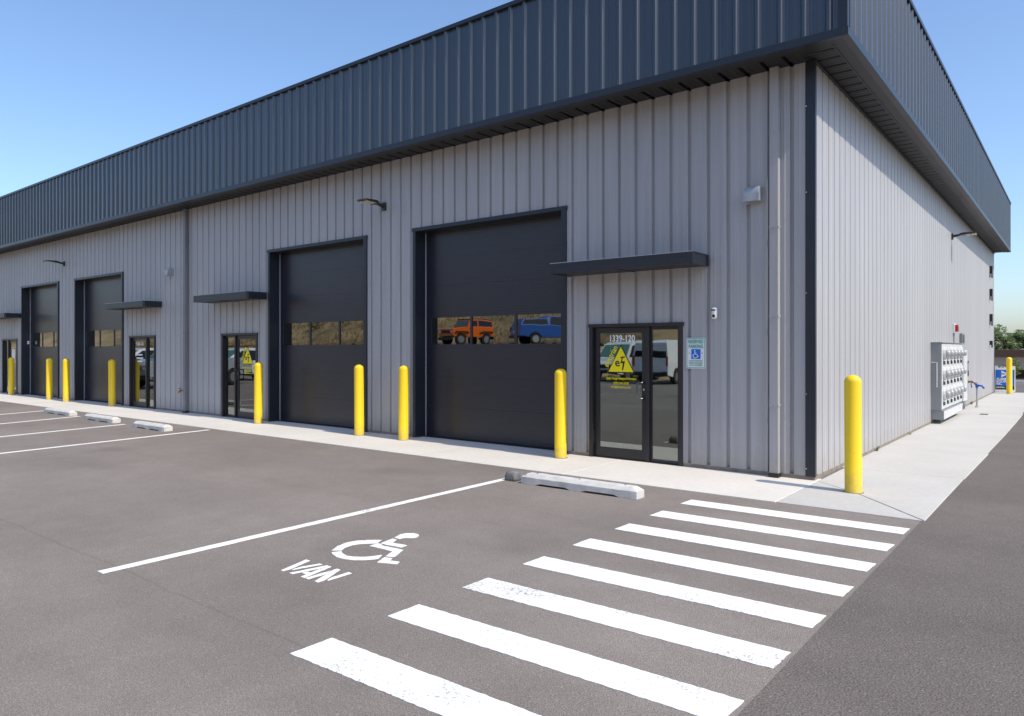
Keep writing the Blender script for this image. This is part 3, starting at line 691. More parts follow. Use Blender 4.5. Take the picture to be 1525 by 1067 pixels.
# entrance awnings
def awning(a, b, name='awning'):
    D = .56; z0, z1 = 2.955, 3.125
    m_ = MB(); m_.box(a, b, -D, -D+.05, z0, z1); m_.box(a, a+.05, -D+.05, -.005, z0, z1); m_.box(b-.05, b, -D+.05, -.005, z0, z1)
    aw = m_.build('awning', M['navytrim'], B, bevel=.003)
    m_ = MB(); m_.box(a+.05, b-.05, -D+.05, -.005, z0+.006, z0+.04); m_.build('deck', M['soffit'], aw)
    m_ = MB(); m_.box((a+b)/2-.012, (a+b)/2+.012, -D+.05, -.005, z0-.003, z0+.005); m_.build('joist', M['navytrim'], aw)
    m_ = MB(); m_.box(a+.003, b-.003, -D-.004, -D, z1-.006, z1+.004); m_.build('drip_edge', M['doortrack'], aw)
awning(-3.92, -1.475); awning(-15.17, -12.72); awning(-3.92+SHIFT, -1.475+SHIFT); awning(-15.17+SHIFT, -12.72+SHIFT)

# ------------------------------------------------------------------ wall fixtures
def wall_lamp(loc, rz, label, L=.72):
    t = empty('wall_lamp', loc, rz); t.scale = (.88, .88, .88); tag(t, label, 'lamp', 'area lamps on the building walls')
    m_ = MB(); m_.box(-.055, .055, -.05, .0, -.11, .08); m_.build('mount', M['bronze'], t, bevel=.008)
    m_ = MB(); m_.prism([(-.045, .03), (-.045, -.05), (-.26, .0), (-.26, .05)], 'x', -.03, .03); m_.build('arm', M['bronze'], t, bevel=.006)
    m_ = MB(); m_.add([(-.09, -.22, .0), (.09, -.22, .0), (.15, -.34, .005), (.15, -L, .02), (-.15, -L, .02), (-.15, -.34, .005),
                       (-.07, -.22, .06), (.07, -.22, .06), (.13, -.34, .075), (.13, -L+.02, .06), (-.13, -L+.02, .06), (-.13, -.34, .075)],
                      [(0, 5, 4, 3, 2, 1), (6, 7, 8, 9, 10, 11)] + [(i, (i+1) % 6, 6+(i+1) % 6, 6+i) for i in range(6)])
    hd = m_.build('lamp_head', M['bronze'], t, bevel=.006)
    for y in (-.44, -.59):
        for x in (-.07, .07):
            m_ = MB(); m_.box(x-.05, x+.05, y-.055, y+.055, -.004, .016); m_.build('lens', M['lens'], hd)
            m_ = MB(); m_.box(x-.02, x+.02, y-.02, y+.02, -.008, -.0045); m_.build('led', M['led'], hd)
    return t
wall_lamp((-8.486, -.0, 4.70), 0, 'bronze area lamp on the front wall between the two near overhead doors')
wall_lamp((-25.05, -.0, 4.74), 0, 'bronze area lamp on the front wall above the two far overhead doors')
wall_lamp((.0, 12.75, 4.82), R(90), 'bronze area lamp on the sunlit side wall above the meters', .66)
def vent(x, z, w_, mat, label):
    t = empty('vent_hood', (x, 0, z)); tag(t, label, 'vent', 'vent hoods on the front wall')
    m_ = MB(); n = 7; pr = [(.0, -.105), (-.16, -.105)] + [(-.16 + .06*(1-math.cos(q*math.pi/2/n)), -.0 + .10*math.sin(q*math.pi/2/n)) for q in range(n+1)] + [(.0, .10)]
    m_.prism(pr[::-1], 'x', -w_/2, w_/2); m_.build('hood', mat, t, bevel=.004)
    m_ = MB(); m_.box(-w_/2-.02, w_/2+.02, -.012, -.001, -.12, .115); m_.build('flange', mat, t)
    m_ = MB(); m_.box(-w_/2-.004, -w_/2+.012, -.168, -.158, -.108, .0); m_.box(w_/2-.012, w_/2+.004, -.168, -.158, -.108, .0); m_.build('hem', mat, t)
vent(-.80, 3.905, .22, M['galv'], 'pale grey vent hood on the front wall next to the corner downspout')
vent(-17.45, 3.93, .2, M['galv'], 'small grey vent hood on the front wall left of the middle downspout')

t = empty('door_camera', (-1.375, 0, 2.27)); tag(t, 'small white security camera on the wall above the reserved parking sign', 'camera')
m_ = MB(); m_.box(-.042, .042, -.07, -.001, -.085, .085); m_.build('housing', M['white'], t, bevel=.03)
m_ = MB(); m_.box(-.036, .03, -.076, -.0695, .035, .055); m_.build('sensor_window', M['black'], t)
m_ = MB(); m_.tube([(0, -.068, -.04), (0, -.08, -.04)], [.024, .02], 16); m_.build('lens', M['black'], t)

# reserved parking sign
t = empty('parking_sign', (-1.672, 0, 1.69)); tag(t, 'green and white reserved parking sign beside the near entrance', 'sign')
def rrect(w_, h_, r, n=5):
    p = []
    for cx, cy, s in ((w_/2-r, h_/2-r, 0), (-w_/2+r, h_/2-r, 90), (-w_/2+r, -h_/2+r, 180), (w_/2-r, -h_/2+r, 270)):
        for q in range(n+1): p.append((cx+r*math.cos(R(s+90*q/n)), cy+r*math.sin(R(s+90*q/n))))
    return p
def plate(pts, y0, y1, name, mat, par): m_ = MB(); m_.prism(pts, 'y', y0, y1); return m_.build(name, mat, par)
plate(rrect(.305, .455, .03), -.012, -.006, 'plate', M['signwhite'], t)
o_, i_ = rrect(.287, .437, .024), rrect(.270, .420, .018)
m_ = MB(); n = len(o_)
for q in range(n):
    r2 = (q+1) % n; m_.quad((o_[q][0], -.0135, o_[q][1]), (o_[r2][0], -.0135, o_[r2][1]), (i_[r2][0], -.0135, i_[r2][1]), (i_[q][0], -.0135, i_[q][1]))
m_.build('border', M['signgreen'], t, fix=False)
lettering('sign_lettering', 'RESERVED', .075, (0, -.014, .168), M['signgreen'], t, .022, fit=.235)
lettering('sign_lettering', 'PARKING', .075, (0, -.014, .098), M['signgreen'], t, .022, fit=.225)
plate([(-.07, -.085), (.075, -.085), (.075, .06), (-.07, .06)], -.0145, -.0135, 'symbol_panel', M['signblue'], t)
m_ = MB(); c0 = (-.008, -.038)
arc = [(c0[0]+.033*math.cos(R(q)), -.0155, c0[1]+.033*math.sin(R(q))) for q in range(110, 350, 15)]
m_.tube(arc, .0055, 6); m_.tube([(-.014, -.0155, .022), (-.010, -.0155, -.014), (.02, -.0155, -.018), (.034, -.0155, -.052), (.048, -.0155, -.048)], .006, 6); m_.tube([(-.012, -.0155, .005), (.012, -.0155, .003)], .005, 6)
m_.tube([(-.016, -.0145, .036), (-.016, -.0165, .036)], .0105, 12); m_.build('wheelchair_emblem', M['signwhite'], t)
for q, s in enumerate(('STATE PARKING', 'PERMIT REQUIRED', 'VAN ACCESSIBLE')):
    lettering('sign_lettering', s, .03, (0, -.014, -.115-.032*q), M['signgreen'], t, .008, fit=.21)
for x in (-.10, .10):
    m_ = MB(); m_.tube([(x, -.012, 0), (x, -.019, 0)], .008, 10); m_.build('bolt', M['steel'], t)

# hose bib on the front wall, small access sensor at the far door
t = empty('hose_bib', (-16.82, 0, .60)); tag(t, 'small brass hose bib low on the front wall by the middle downspout', 'tap')
m_ = MB(); m_.tube([(0, .03, 0), (0, -.1, 0)], .018, 10); m_.tube([(0, -.06, 0), (0, -.12, -.05)], .02, 10); m_.build('spout', M['brass'], t, smooth=True)
m_ = MB(); m_.tube([(0, -.07, .0), (0, -.07, .06)], .008, 8); m_.lathe([(.034, .055), (.034, .072)], 12, (0, -.07, 0)); m_.build('handle', M['red'], t)
t = empty('sensor_box', (-29.0, .16, 2.0)); tag(t, 'tiny white sensor box inside the jamb of the far left overhead door', 'sensor')
m_ = MB(); m_.box(-.03, .05, -.03, .03, -.06, .06); m_.build('casing', M['white'], t, bevel=.01)
m_ = MB(); m_.box(-.01, .03, -.034, -.0301, -.02, .02); m_.build('lens', M['black'], t)

# ------------------------------------------------------------------ bollards
def bollard_proto():
    t = empty('bollard')
    r = .098; H_ = 1.435; prof = [(r+.004, 0), (r+.004, .012), (r, .02), (r, H_-.085)]
    for q in range(1, 9): prof.append((r*math.cos(R(90*q/9)), H_-.085 + .085*math.sin(R(90*q/9))))
    prof.append((.006, H_))
    m_ = MB(); m_.lathe(prof, 32); auto_smooth(m_.build('sleeve', M['yellow'], t), 50)
    m_ = MB(); m_.lathe([(r+.02, -.01), (r+.02, .003), (r+.003, .006)], 32); m_.build('base_ring', M['joint'], t)
    return t
bol = [(.600, -.515, 'yellow bollard alone at the building corner in front of the sunlit side wall'),
       (-3.80, -.43, 'yellow bollard between the near entrance and the near overhead door'),
       (-7.48, -.42, 'right one of the two yellow bollards between the near overhead doors'),
       (-8.75, -.45, 'left one of the two yellow bollards between the near overhead doors'),
       (-12.46, -.40, 'yellow bollard in front of the second entrance with the yellow triangle'),
       (-20.55, -.30, 'yellow bollard at the right side of the far overhead doors, behind a wheel stop'),
       (-23.85, -.38, 'right one of the two yellow bollards between the far overhead doors'),
       (-25.45, -.33, 'left one of the two yellow bollards between the far overhead doors'),
       (-29.45, -.26, 'yellow bollard at the far left edge before the last entrance'),
       (.545, 24.15, 'distant yellow bollard in front of the blue sandwich board')]
bp0 = bollard_proto()
for k, (x, y, lb) in enumerate(bol):
    o = bp0 if k == 0 else copy_tree(bp0); o.location = (x, y, 0); o.rotation_euler = (R(random.uniform(-.5, .5)), R(random.uniform(-.5, .5)), k*1.3); tag(o, lb, 'bollard', 'yellow bollards round the building')

# ------------------------------------------------------------------ wheel stops
def wheel_stop(x0, x1, y, label, seed):
    L = x1-x0; t = empty('wheel_stop', ((x0+x1)/2, y, -.012), R(random.uniform(-.8, .8))); tag(t, label, 'wheel stop', 'concrete wheel stops')
    H_, D = .135, .105
    bm = bmesh.new(); n = 22; rows = []
    rnd = random.Random(seed)
    for i in range(n+1):
        x = -L/2 + L*i/n; u = abs(x)
        slot = .022 if (L*.09 < u < L*.34) else 0.0
        tap = .035*max(0, (u-(L/2-.06))/.06)
        prof = [(-D+tap*.3, slot), (-D+.001+tap*.3, .092), (-D+.05+tap*.5, H_-tap), (D-.05-tap*.5, H_-tap), (D-.001-tap*.3, .092), (D-tap*.3, slot)]
        rows.append([bm.verts.new((x, p[0]+rnd.uniform(-.0025, .0025), p[1]+(rnd.uniform(-.003, .003) if p[1] > .05 else 0))) for p in prof])
    for i in range(n):
        for k in range(6): bm.faces.new((rows[i][k], rows[i+1][k], rows[i+1][(k+1) % 6], rows[i][(k+1) % 6]))
    bm.faces.new(rows[0]); bm.faces.new(rows[-1][::-1])
    bmesh.ops.recalc_face_normals(bm, faces=bm.faces)
    me = bpy.data.meshes.new('body'); bm.to_mesh(me); bm.free(); link('body', me, M['stop'], t, bevel=.004)
    for x in (-L*.38, 0, L*.38):
        m_ = MB(); m_.tube([(x, 0, H_-.01), (x, 0, H_+.004)], .014, 10); m_.build('anchor_pin', M['stopdark'], t)
    return t
wheel_stop(-2.985, -1.285, -2.43, 'concrete wheel stop nearest the camera, in the accessible bay', 1)
wheel_stop(-14.05, -12.56, -2.48, 'right one of the three far concrete wheel stops', 2)
wheel_stop(-16.92, -15.25, -2.40, 'middle one of the three far concrete wheel stops', 3)
wheel_stop(-19.85, -18.07, -2.30, 'left one of the three far concrete wheel stops', 4)
bm = bmesh.new(); bmesh.ops.create_cube(bm, size=1)
bmesh.ops.subdivide_edges(bm, edges=bm.edges[:], cuts=3, use_grid_fill=True)
for v in bm.verts:
    x, y, z = v.co; k = 1 - .25*max(0, z+.1)
    v.co = Vector((x*.17*k, y*.2*k, (z+.5)*.13 - .02*(abs(x)+abs(y))*(z > 0))) + Vector((mnoise.noise(v.co*3), mnoise.noise(v.co*3+Vector((5, 0, 0))), 0))*.012
me = bpy.data.meshes.new('kerb_block'); bm.to_mesh(me); bm.free()
o = link('kerb_block', me, M['stopdark'], None, smooth=True, loc=(-3.20, -2.40, -.012)); tag(o, 'short dark broken concrete block at the left end of the near wheel stop', 'block')

# ------------------------------------------------------------------ meters and services on the side wall
t = empty('meter_bank', (0, 9.33, 0)); tag(t, 'grey bank of electric meters in three rows on the sunlit side wall', 'meter bank')
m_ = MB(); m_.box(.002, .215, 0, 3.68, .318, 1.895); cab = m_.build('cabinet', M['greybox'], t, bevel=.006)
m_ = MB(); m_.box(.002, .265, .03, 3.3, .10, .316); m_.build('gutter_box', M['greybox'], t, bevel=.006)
m_ = MB(); m_.box(.2655, .270, .045, 3.285, .115, .30); m_.build('gutter_lit_front', M['lightbox'], t, bevel=.002)  # added pale plate: sunlight on the gutter box front, put in as colour
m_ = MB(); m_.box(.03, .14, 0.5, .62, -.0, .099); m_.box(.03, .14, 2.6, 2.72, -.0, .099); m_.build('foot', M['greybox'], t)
m_ = MB(); m_.box(.0, .24, -.012, 3.69, 1.896, 1.915); m_.build('rain_lip', M['greybox'], t)
for c in range(6):
    y0 = .06 + c*.6
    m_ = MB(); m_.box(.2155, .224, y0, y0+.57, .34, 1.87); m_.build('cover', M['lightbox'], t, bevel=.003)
    for r_ in range(3):
        z0 = .52 + r_*.48; yc = y0 + .27
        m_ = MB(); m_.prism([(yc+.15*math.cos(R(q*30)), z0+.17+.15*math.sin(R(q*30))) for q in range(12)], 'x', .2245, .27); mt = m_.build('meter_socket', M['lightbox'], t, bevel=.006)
        m_ = MB(); m_.tube([(.2705, yc, z0+.17), (.34, yc, z0+.17), (.36, yc, z0+.17)], [.085, .08, .05], 18); m_.build('meter', M['mglass'], mt, smooth=True)
        m_ = MB(); m_.box(.2245, .25, yc-.10, yc-.03, z0-.09, z0-.005); m_.build('breaker', M['black'], mt, bevel=.004)
        m_ = MB(); m_.box(.2245, .25, yc+.07, yc+.11, z0-.10, z0-.02); m_.build('breaker', M['greybox'], mt, bevel=.004)
m_ = MB(); m_.tube([(.02, -.014, 1.44), (.13, -.014, 1.44), (.13, -.014, .86)], .008, 8); m_.build('hasp_bar', M['white'], t)
t = empty('pull_box', (0, 14.2, 0)); tag(t, 'tall pale service pull box with conduit right of the meter bank', 'electrical box')
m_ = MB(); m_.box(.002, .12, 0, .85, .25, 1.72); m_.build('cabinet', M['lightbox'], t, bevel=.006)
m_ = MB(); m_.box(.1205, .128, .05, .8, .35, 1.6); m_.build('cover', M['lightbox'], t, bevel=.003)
m_ = MB(); m_.tube([(.06, .2, .0), (.06, .2, .26)], .03, 10); m_.tube([(.06, .6, .0), (.06, .6, .26)], .03, 10); m_.build('conduit', M['greybox'], t, smooth=True)
t = empty('control_panel', (0, 15.5, 1.15)); tag(t, 'small dark grey control panel on the side wall beyond the pull box', 'electrical box')
m_ = MB(); m_.box(.002, .09, -.2, .2, -.22, .25); m_.build('casing', M['frame'], t, bevel=.006)
m_ = MB(); m_.box(.0905, .096, -.15, .15, -.05, .18); m_.build('door_panel', M['greybox'], t)
t = empty('standpipe', (0, 16.3, .74)); tag(t, 'brass test pipe projecting from the side wall under the control panel', 'pipe')
m_ = MB(); m_.tube([(-.03, 0, 0), (.13, 0, 0), (.2, .0, -.05)], .035, 12); m_.build('outlet', M['brass'], t, smooth=True)
m_ = MB(); m_.tube([(.2, 0, -.05), (.24, 0, -.08)], .048, 12); m_.build('cap', M['brass'], t, smooth=True)
t = empty('alarm_strobe', (0, 13.1, 2.32)); tag(t, 'red fire alarm horn strobe on a white plate above the meters', 'alarm')
m_ = MB(); m_.box(.002, .05, -.14, .14, -.13, .13); m_.build('back_box', M['white'], t, bevel=.006)
m_ = MB(); m_.box(.05, .12, -.1, .1, -.09, .1); m_.build('horn', M['red'], t, bevel=.012)
m_ = MB(); m_.box(.12, .14, -.04, .04, -.06, .05); m_.build('strobe', M['mglass'], t, bevel=.006)
m_ = MB(); m_.tube([(.02, 0, -.13), (.02, 0, -.4)], .012, 8); m_.build('conduit', M['greybox'], t)
t = empty('key_box', (0, 14.6, 2.05)); tag(t, 'dark key box set on the side wall above the pull box', 'electrical box')
m_ = MB(); m_.box(.002, .075, -.25, .25, -.16, .16); m_.build('casing', M['greybox'], t, bevel=.006)
m_ = MB(); m_.box(.0755, .08, -.2, .2, -.12, .12); m_.build('door_panel', M['frame'], t)
for k, (za, zb, two) in enumerate(((4.47, 4.92, 1), (3.60, 4.05, 1), (2.64, 3.09, 1), (1.81, 2.07, 0))):
    t = empty('wall_bracket', (0, 22.95, za)); h = zb - za
    tag(t, ('topmost', 'second from the top', 'third from the top', 'lowest and smallest')[k] + ' of four dark brackets near the far end of the side wall', 'bracket', 'dark wall brackets')
    m_ = MB(); m_.box(.002, .10, -.10, .1, h*.38, h); m_.build('plate', M['black'], t, bevel=.01)
    m_ = MB(); m_.box(.06, .098, -.09, .09, 0, h*.379); m_.build('prong', M['black'], t)
    if two: m_ = MB(); m_.box(.004, .03, -.09, .09, h*.08, h*.379); m_.build('prong', M['black'], t)
# yard hydrant
t = empty('yard_hydrant', (.30, 15.65, 0)); tag(t, 'thin post valve with blue handle standing in the side walk', 'hydrant')
m_ = MB(); m_.tube([(0, 0, -.02), (0, 0, .62)], .022, 10); m_.build('post', M['galv'], t, smooth=True)
m_ = MB(); m_.lathe([(.05, 0), (.05, .03), (.03, .05)], 12); m_.build('base', M['galv'], t)
m_ = MB(); m_.tube([(0, 0, .60), (0, 0, .72)], .042, 12); m_.tube([(0, 0, .66), (.13, -.02, .65), (.19, -.03, .57)], .028, 10); m_.build('valve_head', M['blue'], t, smooth=True)
m_ = MB(); m_.tube([(0, 0, .7), (-.1, 0, .76), (-.15, 0, .70), (-.13, 0, .58)], .014, 8); m_.build('lever', M['blue'], t, smooth=True)
t = empty('drain_cover', (.72, 13.0, .001)); tag(t, 'small dark drain cover set into the side walk', 'drain')
m_ = MB(); m_.box(-.09, .09, -.16, .16, 0, .006); m_.build('grate', M['frame'], t)
for q in range(4):
    m_ = MB(); m_.box(-.07, .07, -.12+.075*q, -.09+.075*q, .0061, .009); m_.build('bar', M['greybox'], t)

# back corner gutter pipe and small camera
t = empty('corner_pipe', (.0, YB+.12, 0)); tag(t, 'dark downpipe with small camera at the far end of the side wall', 'pipe')
m_ = MB(); m_.tube([(-.02, 0, 0), (-.02, 0, 2.15)], .035, 10); m_.build('pipe', M['frame'], t, smooth=True)
m_ = MB(); m_.tube([(.03, 0, 2.1), (.16, -.02, 2.12)], .035, 10); m_.build('camera_head', M['black'], t, smooth=True)

# sandwich board
t = empty('sandwich_board', (.345, 25.0, 0)); tag(t, 'blue and white sandwich board sign behind the distant bollard', 'sign')
def PB(x, z, d=0, sgn=-1): return (x, .16*sgn*(1-z/1.08) + d, z)
for sgn in (-1, 1):
    th = .016; w2 = .34
    outer = [(-w2, .05), (w2, .05), (w2, 1.08), (.16, 1.08), (.14, 1.0), (.02, 1.0), (.0, 1.05), (-.14, 1.05), (-.16, 1.0), (-.24, 1.0), (-.25, 1.08), (-w2, 1.08)]
    n = len(outer); m_ = MB(); m_.add([PB(x, z, -th, sgn) for x, z in outer] + [PB(x, z, th, sgn) for x, z in outer],
                           [tuple(range(n)), tuple(range(2*n-1, n-1, -1))] + [(i, n+i, n+(i+1) % n, (i+1) % n) for i in range(n)])
    m_.build('board', M['white'], t)
d_ = -.0185
def pl(x0, x1, z0, z1, name, mat, d=d_):
    m_ = MB(); m_.quad(PB(x0, z0, d), PB(x1, z0, d), PB(x1, z1, d), PB(x0, z1, d)); return m_.build(name, mat, t, fix=False)
pl(-.315, .315, .28, .92, 'poster', M['signblue']); pl(-.315, .315, .13, .28, 'poster_band', M['decalblack'])
pl(-.11, -.03, 1.01, 1.035, 'handle_slot', M['decalblack'])
tl = math.degrees(math.atan2(.16, 1.08))
def blet(s, size, x, z, fit):
    lettering('board_lettering', s, size, PB(x, z, d_-.003), M['decalwhite'], t, .03, rot=(90-tl, 0, 0), fit=fit)
blet('SUMMIT', .125, -.03, .545, .50); blet('ROOFING', .125, -.03, .45, .50); blet('INC.', .125, -.185, .355, .19); blet('(509) 581', .07, -.03, .215, .5)
def chev(x, z, w_, h_, th):
    m_ = MB(); d3 = d_-.003
    m_.add([PB(x, z+h_, d3), PB(x, z+h_-th, d3), PB(x+w_-th*.9, z, d3), PB(x, z-h_+th, d3), PB(x, z-h_, d3), PB(x+w_, z, d3)], [(0, 1, 2, 5), (5, 2, 3, 4)]); m_.build('board_emblem', M['decalwhite'], t, fix=False)
chev(-.12, .755, .24, .135, .085); chev(-.12, .755, .085, .035, .02)
m_ = MB(); m_.box(-.32, .32, -.175, -.125, 0, .06); m_.box(-.32, .32, .125, .175, 0, .06); m_.build('foot', M['white'], t)

# ------------------------------------------------------------------ far side: neighbouring building, planting, trees
nb = empty('tan_building', (0, 82, far_z(0, 82))); tag(nb, 'low tan building with brown roof edge beyond the rear lot', 'building')
zb = far_z(0, 82); top = 1.70 - zb
m_ = MB(); m_.box(-40, 45, 2.0, 16, -.3, top-.75); m_.build('wall', M['tanwall'], nb)
m_ = MB(); m_.box(-40.4, 45.4, -.2, 16.4, top-2.0, top-.75); m_.build('soffit_beam', M['tanwall'], nb, bevel=.02) if False else None
m_ = MB(); m_.box(-40.6, 45.6, -.6, 16.6, top-.75, top); m_.build('roof', M['brownroof'], nb, bevel=.03)
m_ = MB(); m_.box(-40.4, 45.4, -.4, .0, top-2.1, top-.751); m_.build('canopy_beam', M['tanwall'], nb)
for i in range(30):
    x = -38 + i*2.7
    m_ = MB(); m_.box(x, x+1.6, 1.96, 1.995, .2, top-1.9); wn = m_.build('window', M['brownroof'], nb)
    for q in range(2):
        m_ = MB(); m_.box(x+.06+q*.77, x+.77+q*.77, 1.94, 1.9595, .28, top-2.0); m_.build('pane', M['winglass'], wn)
for i in range(10):
    x = -38.5 + i*8.8
    m_ = MB(); m_.box(x, x+.3, -.35, -.05, 0, top-2.101); m_.build('post', M['tanwall'], nb)
mb = MB()
def bed_pt(x, y, dz): return (x, y, far_z(x, y)+dz)
bx = [-40 + 4*i for i in range(21)]
for x in bx:
    yk = 61 - .22*(x)
    mb.v += [bed_pt(x, yk, .13), bed_pt(x, yk+14, .13), bed_pt(x, yk, -.05)]
for i in range(len(bx)-1):
    a = i*3; mb.f += [(a, a+3, a+4, a+1), (a, a+2, a+5, a+3)]
tag(mb.build('planting_bed', M['bark_mulch'], fix=False), kind='structure')
mb = MB()
for x in bx:
    yk = 61 - .22*x
    mb.v += [bed_pt(x, yk-.45, -.03), bed_pt(x, yk-.45, .05), bed_pt(x, yk-.18, .06), bed_pt(x, yk-.16, .16), bed_pt(x, yk+.02, .17), bed_pt(x, yk+.04, -.05)]
for i in range(len(bx)-1):
    for q in range(5): a = i*6+q; mb.f.append((a, a+6, a+7, a+1))
tag(mb.build('kerb', M['concrete2'], fix=True), kind='structure')
for k, (yy_, lb) in enumerate(((50, 'far white bay line in the rear lot, nearer one'), (55.5, 'far white bay line in the rear lot by the kerb'))):
    z = far_z(0, yy_)
    m_ = MB(); m_.add([(-1.0, yy_+.35, far_z(0, yy_+.35)-.004), (4, yy_-.9, far_z(0, yy_-.9)-.004), (4, yy_-.6, far_z(0, yy_-.6)-.004), (-1.0, yy_+.65, far_z(0, yy_+.65)-.004)], [(0, 1, 2, 3)])
    tag(m_.build('parking_line', M['paint'], fix=False), lb, 'road marking', 'white parking bay lines')

def leaves(mb, c, rad, n, size, rnd, shell=.5):
    for _ in range(n):
        while True:
            p = Vector((rnd.uniform(-1, 1), rnd.uniform(-1, 1), rnd.uniform(-1, 1)))
            if p.length <= 1: break
        l = p.length or 1; p = p * (shell + (1-shell)*l) / l * l ** .25 if l > .05 else p
        p = Vector((c[0]+p.x*rad[0], c[1]+p.y*rad[1], c[2]+p.z*rad[2]))
        q = Matrix.Rotation(rnd.uniform(0, 6.28), 3, 'Z') @ Matrix.Rotation(rnd.uniform(-1.1, 1.1), 3, 'X')
        s = size*rnd.uniform(.6, 1.3)
        mb.add([p + q @ Vector(v) for v in ((-s*.5, 0, 0), (0, -s*.3, s*.05), (s*.6, 0, 0), (0, s*.3, s*.05))], [(0, 1, 2, 3)])
def tree(x, y, h, spread, label, seed, nclump=52, nleaf=170, lmat='leaf', trunk=.22, ls=.34):
    rnd = random.Random(seed); z = far_z(x, y); t = empty('tree', (x, y, z)); tag(t, label, 'tree', 'trees beyond the tan building')
    mb = MB(); mb.tube([(0, 0, -.1), (.05, 0, h*.2), (-.04, .05, h*.45), (.05, 0, h*.8)], [trunk, trunk*.8, trunk*.55, trunk*.12], 9)
    cl = MB()
    for k in range(nclump):
        a = rnd.uniform(0, 6.28); e = rnd.random(); hh = h*(.28 + .68*e); rr = spread*(1.05-.65*abs(e-.3))*math.sqrt(rnd.random())
        c = (rr*math.cos(a), rr*math.sin(a), hh)
        mb.tube([(0, 0, hh*.55), (c[0]*.5, c[1]*.5, hh*.78), c], [trunk*.28, trunk*.16, .02], 6)
        q = rnd.uniform(.5, 1.0)*h*.13
        leaves(cl, c, (q*1.25, q*1.25, q*.85), nleaf, ls, rnd)
    mb.build('trunk', M['bark'], t, smooth=True); cl.build('crown', M[lmat], t, fix=False)
    return t
tree(-7.2, 101, 6.7, 3.3, 'leafy tree behind the tan building, close beside the grey wall in the picture', 11)
tree(-2.6, 104, 6.3, 3.4, 'leafy tree behind the tan building, above the distant bollard', 12)
tree(2.4, 103, 6.4, 3.4, 'leafy tree behind the tan building at the right picture edge', 14)
def shrub(x, y, h, r, label, seed, n=900, mat='leaf2'):
    rnd = random.Random(seed); t = empty('shrub', (x, y, far_z(x, y)+.1)); tag(t, label, 'shrub', 'shrubs in the planting bed')
    mb = MB(); cl = MB()
    for k in range(9):
        a = rnd.uniform(0, 6.28); c = (r*.65*math.cos(a)*rnd.random(), r*.65*math.sin(a)*rnd.random(), h*rnd.uniform(.35, .8))
        mb.tube([(0, 0, -.05), (c[0]*.6, c[1]*.6, c[2]*.6), c], [.04, .025, .008], 6)
        leaves(cl, c, (r*.5, r*.5, h*.27), n//9, .17, rnd, .3)
    mb.build('stem', M['bark'], t); cl.build('foliage', M[mat], t, fix=False)
shrub(-.1, 67.5, 2.5, 1.4, 'bright green shrub in the planting bed at the right picture edge', 21)
shrub(-2.1, 69.5, 1.9, 1.1, 'smaller green shrub in the planting bed behind the distant bollard', 22)
# weeds at the slab edges
def weed(x, y, s, label, seed):
    rnd = random.Random(seed); mb = MB()
    for k in range(14):
        a = rnd.uniform(0, 6.28); l = s*rnd.uniform(.5, 1); e = rnd.uniform(.5, 1.3)
        d = Vector((math.cos(a)*math.cos(e), math.sin(a)*math.cos(e), math.sin(e))); n = Vector((-math.sin(a), math.cos(a), 0))*s*.09
        p = Vector((x, y, 0)); mb.add([p-n*.4, p+d*l*.6-n, p+d*l, p+d*l*.6+n, p+n*.4], [(0, 1, 2, 3, 4)])
    o = mb.build('weed', M['weed'], fix=False); tag(o, label, 'weed', 'weeds at the concrete edges')
weed(.03, 3.55, .10, 'small weed at the foot of the sunlit side wall behind the corner bollard', 1)
weed(.03, 6.6, .07, 'tiny weed at the foot of the side wall before the meter bank', 2)
weed(.03, 16.9, .14, 'small weed at the foot of the side wall beside the blue valve', 3)
weed(1.6, 13.2, .16, 'weed at the outer edge of the side walk by the right picture edge', 4)

# ------------------------------------------------------------------ hillside behind the camera (seen mirrored in the glass)
rnd = random.Random(5); mb = MB()
for _ in range(9000):
    x = rnd.uniform(-110, 10); y = -36.5 - 26*rnd.random()**1.6
    if mnoise.noise(Vector((x*.12, y*.12, 9))) < -.12: continue
    z = far_z(x, y) - .06; h = rnd.uniform(.35, .9)
    for q in range(3):
        a = rnd.uniform(0, 6.28); l = rnd.uniform(.05, .35)
        n = Vector((math.cos(a), math.sin(a), 0))*.05
        p = Vector((x, y, z)); tip = p + Vector((math.cos(a+1.5)*l, math.sin(a+1.5)*l, h*rnd.uniform(.7, 1)))
        mb.add([p-n, p+n, tip], [(0, 1, 2)])
o = mb.build('dry_grass', M['dryblade'], fix=False); tag(o, 'tall dry golden grass on the hillside, seen mirrored in the door windows', 'grass', kind='stuff')
mb = MB()
for _ in range(170):
    x = rnd.uniform(-110, 10); y = -44 - 40*rnd.random(); z = far_z(x, y)
    leaves(mb, (x, y, z+.3), (.8, .8, .5), 40, .3, rnd, .4)
o = mb.build('sagebrush', M['sage'], fix=False); tag(o, 'dark sagebrush clumps on the upper hillside', 'brush', kind='stuff')
mb = MB(); rb = bmesh.new()
for _ in range(60):
    x = rnd.uniform(-60, -5); y = -36.2 + rnd.uniform(-.9, .8); s = rnd.uniform(.2, .6)
    r_ = bmesh.ops.create_icosphere(rb, subdivisions=1, radius=s)
    for v in r_['verts']:
        v.co = Vector((v.co.x*1.2, v.co.y, v.co.z*.7))*(1+.25*mnoise.noise(v.co*4+Vector((x, y, 0)))) + Vector((x, y, far_z(x, y)+.1))
me = bpy.data.meshes.new('boulders'); rb.to_mesh(me); rb.free()
o = link('boulders', me, simple('basalt', (.13, .10, .075), .9, var=.3, vscale=4)); tag(o, 'rough brown boulders along the foot of the hillside', 'rocks', kind='stuff')

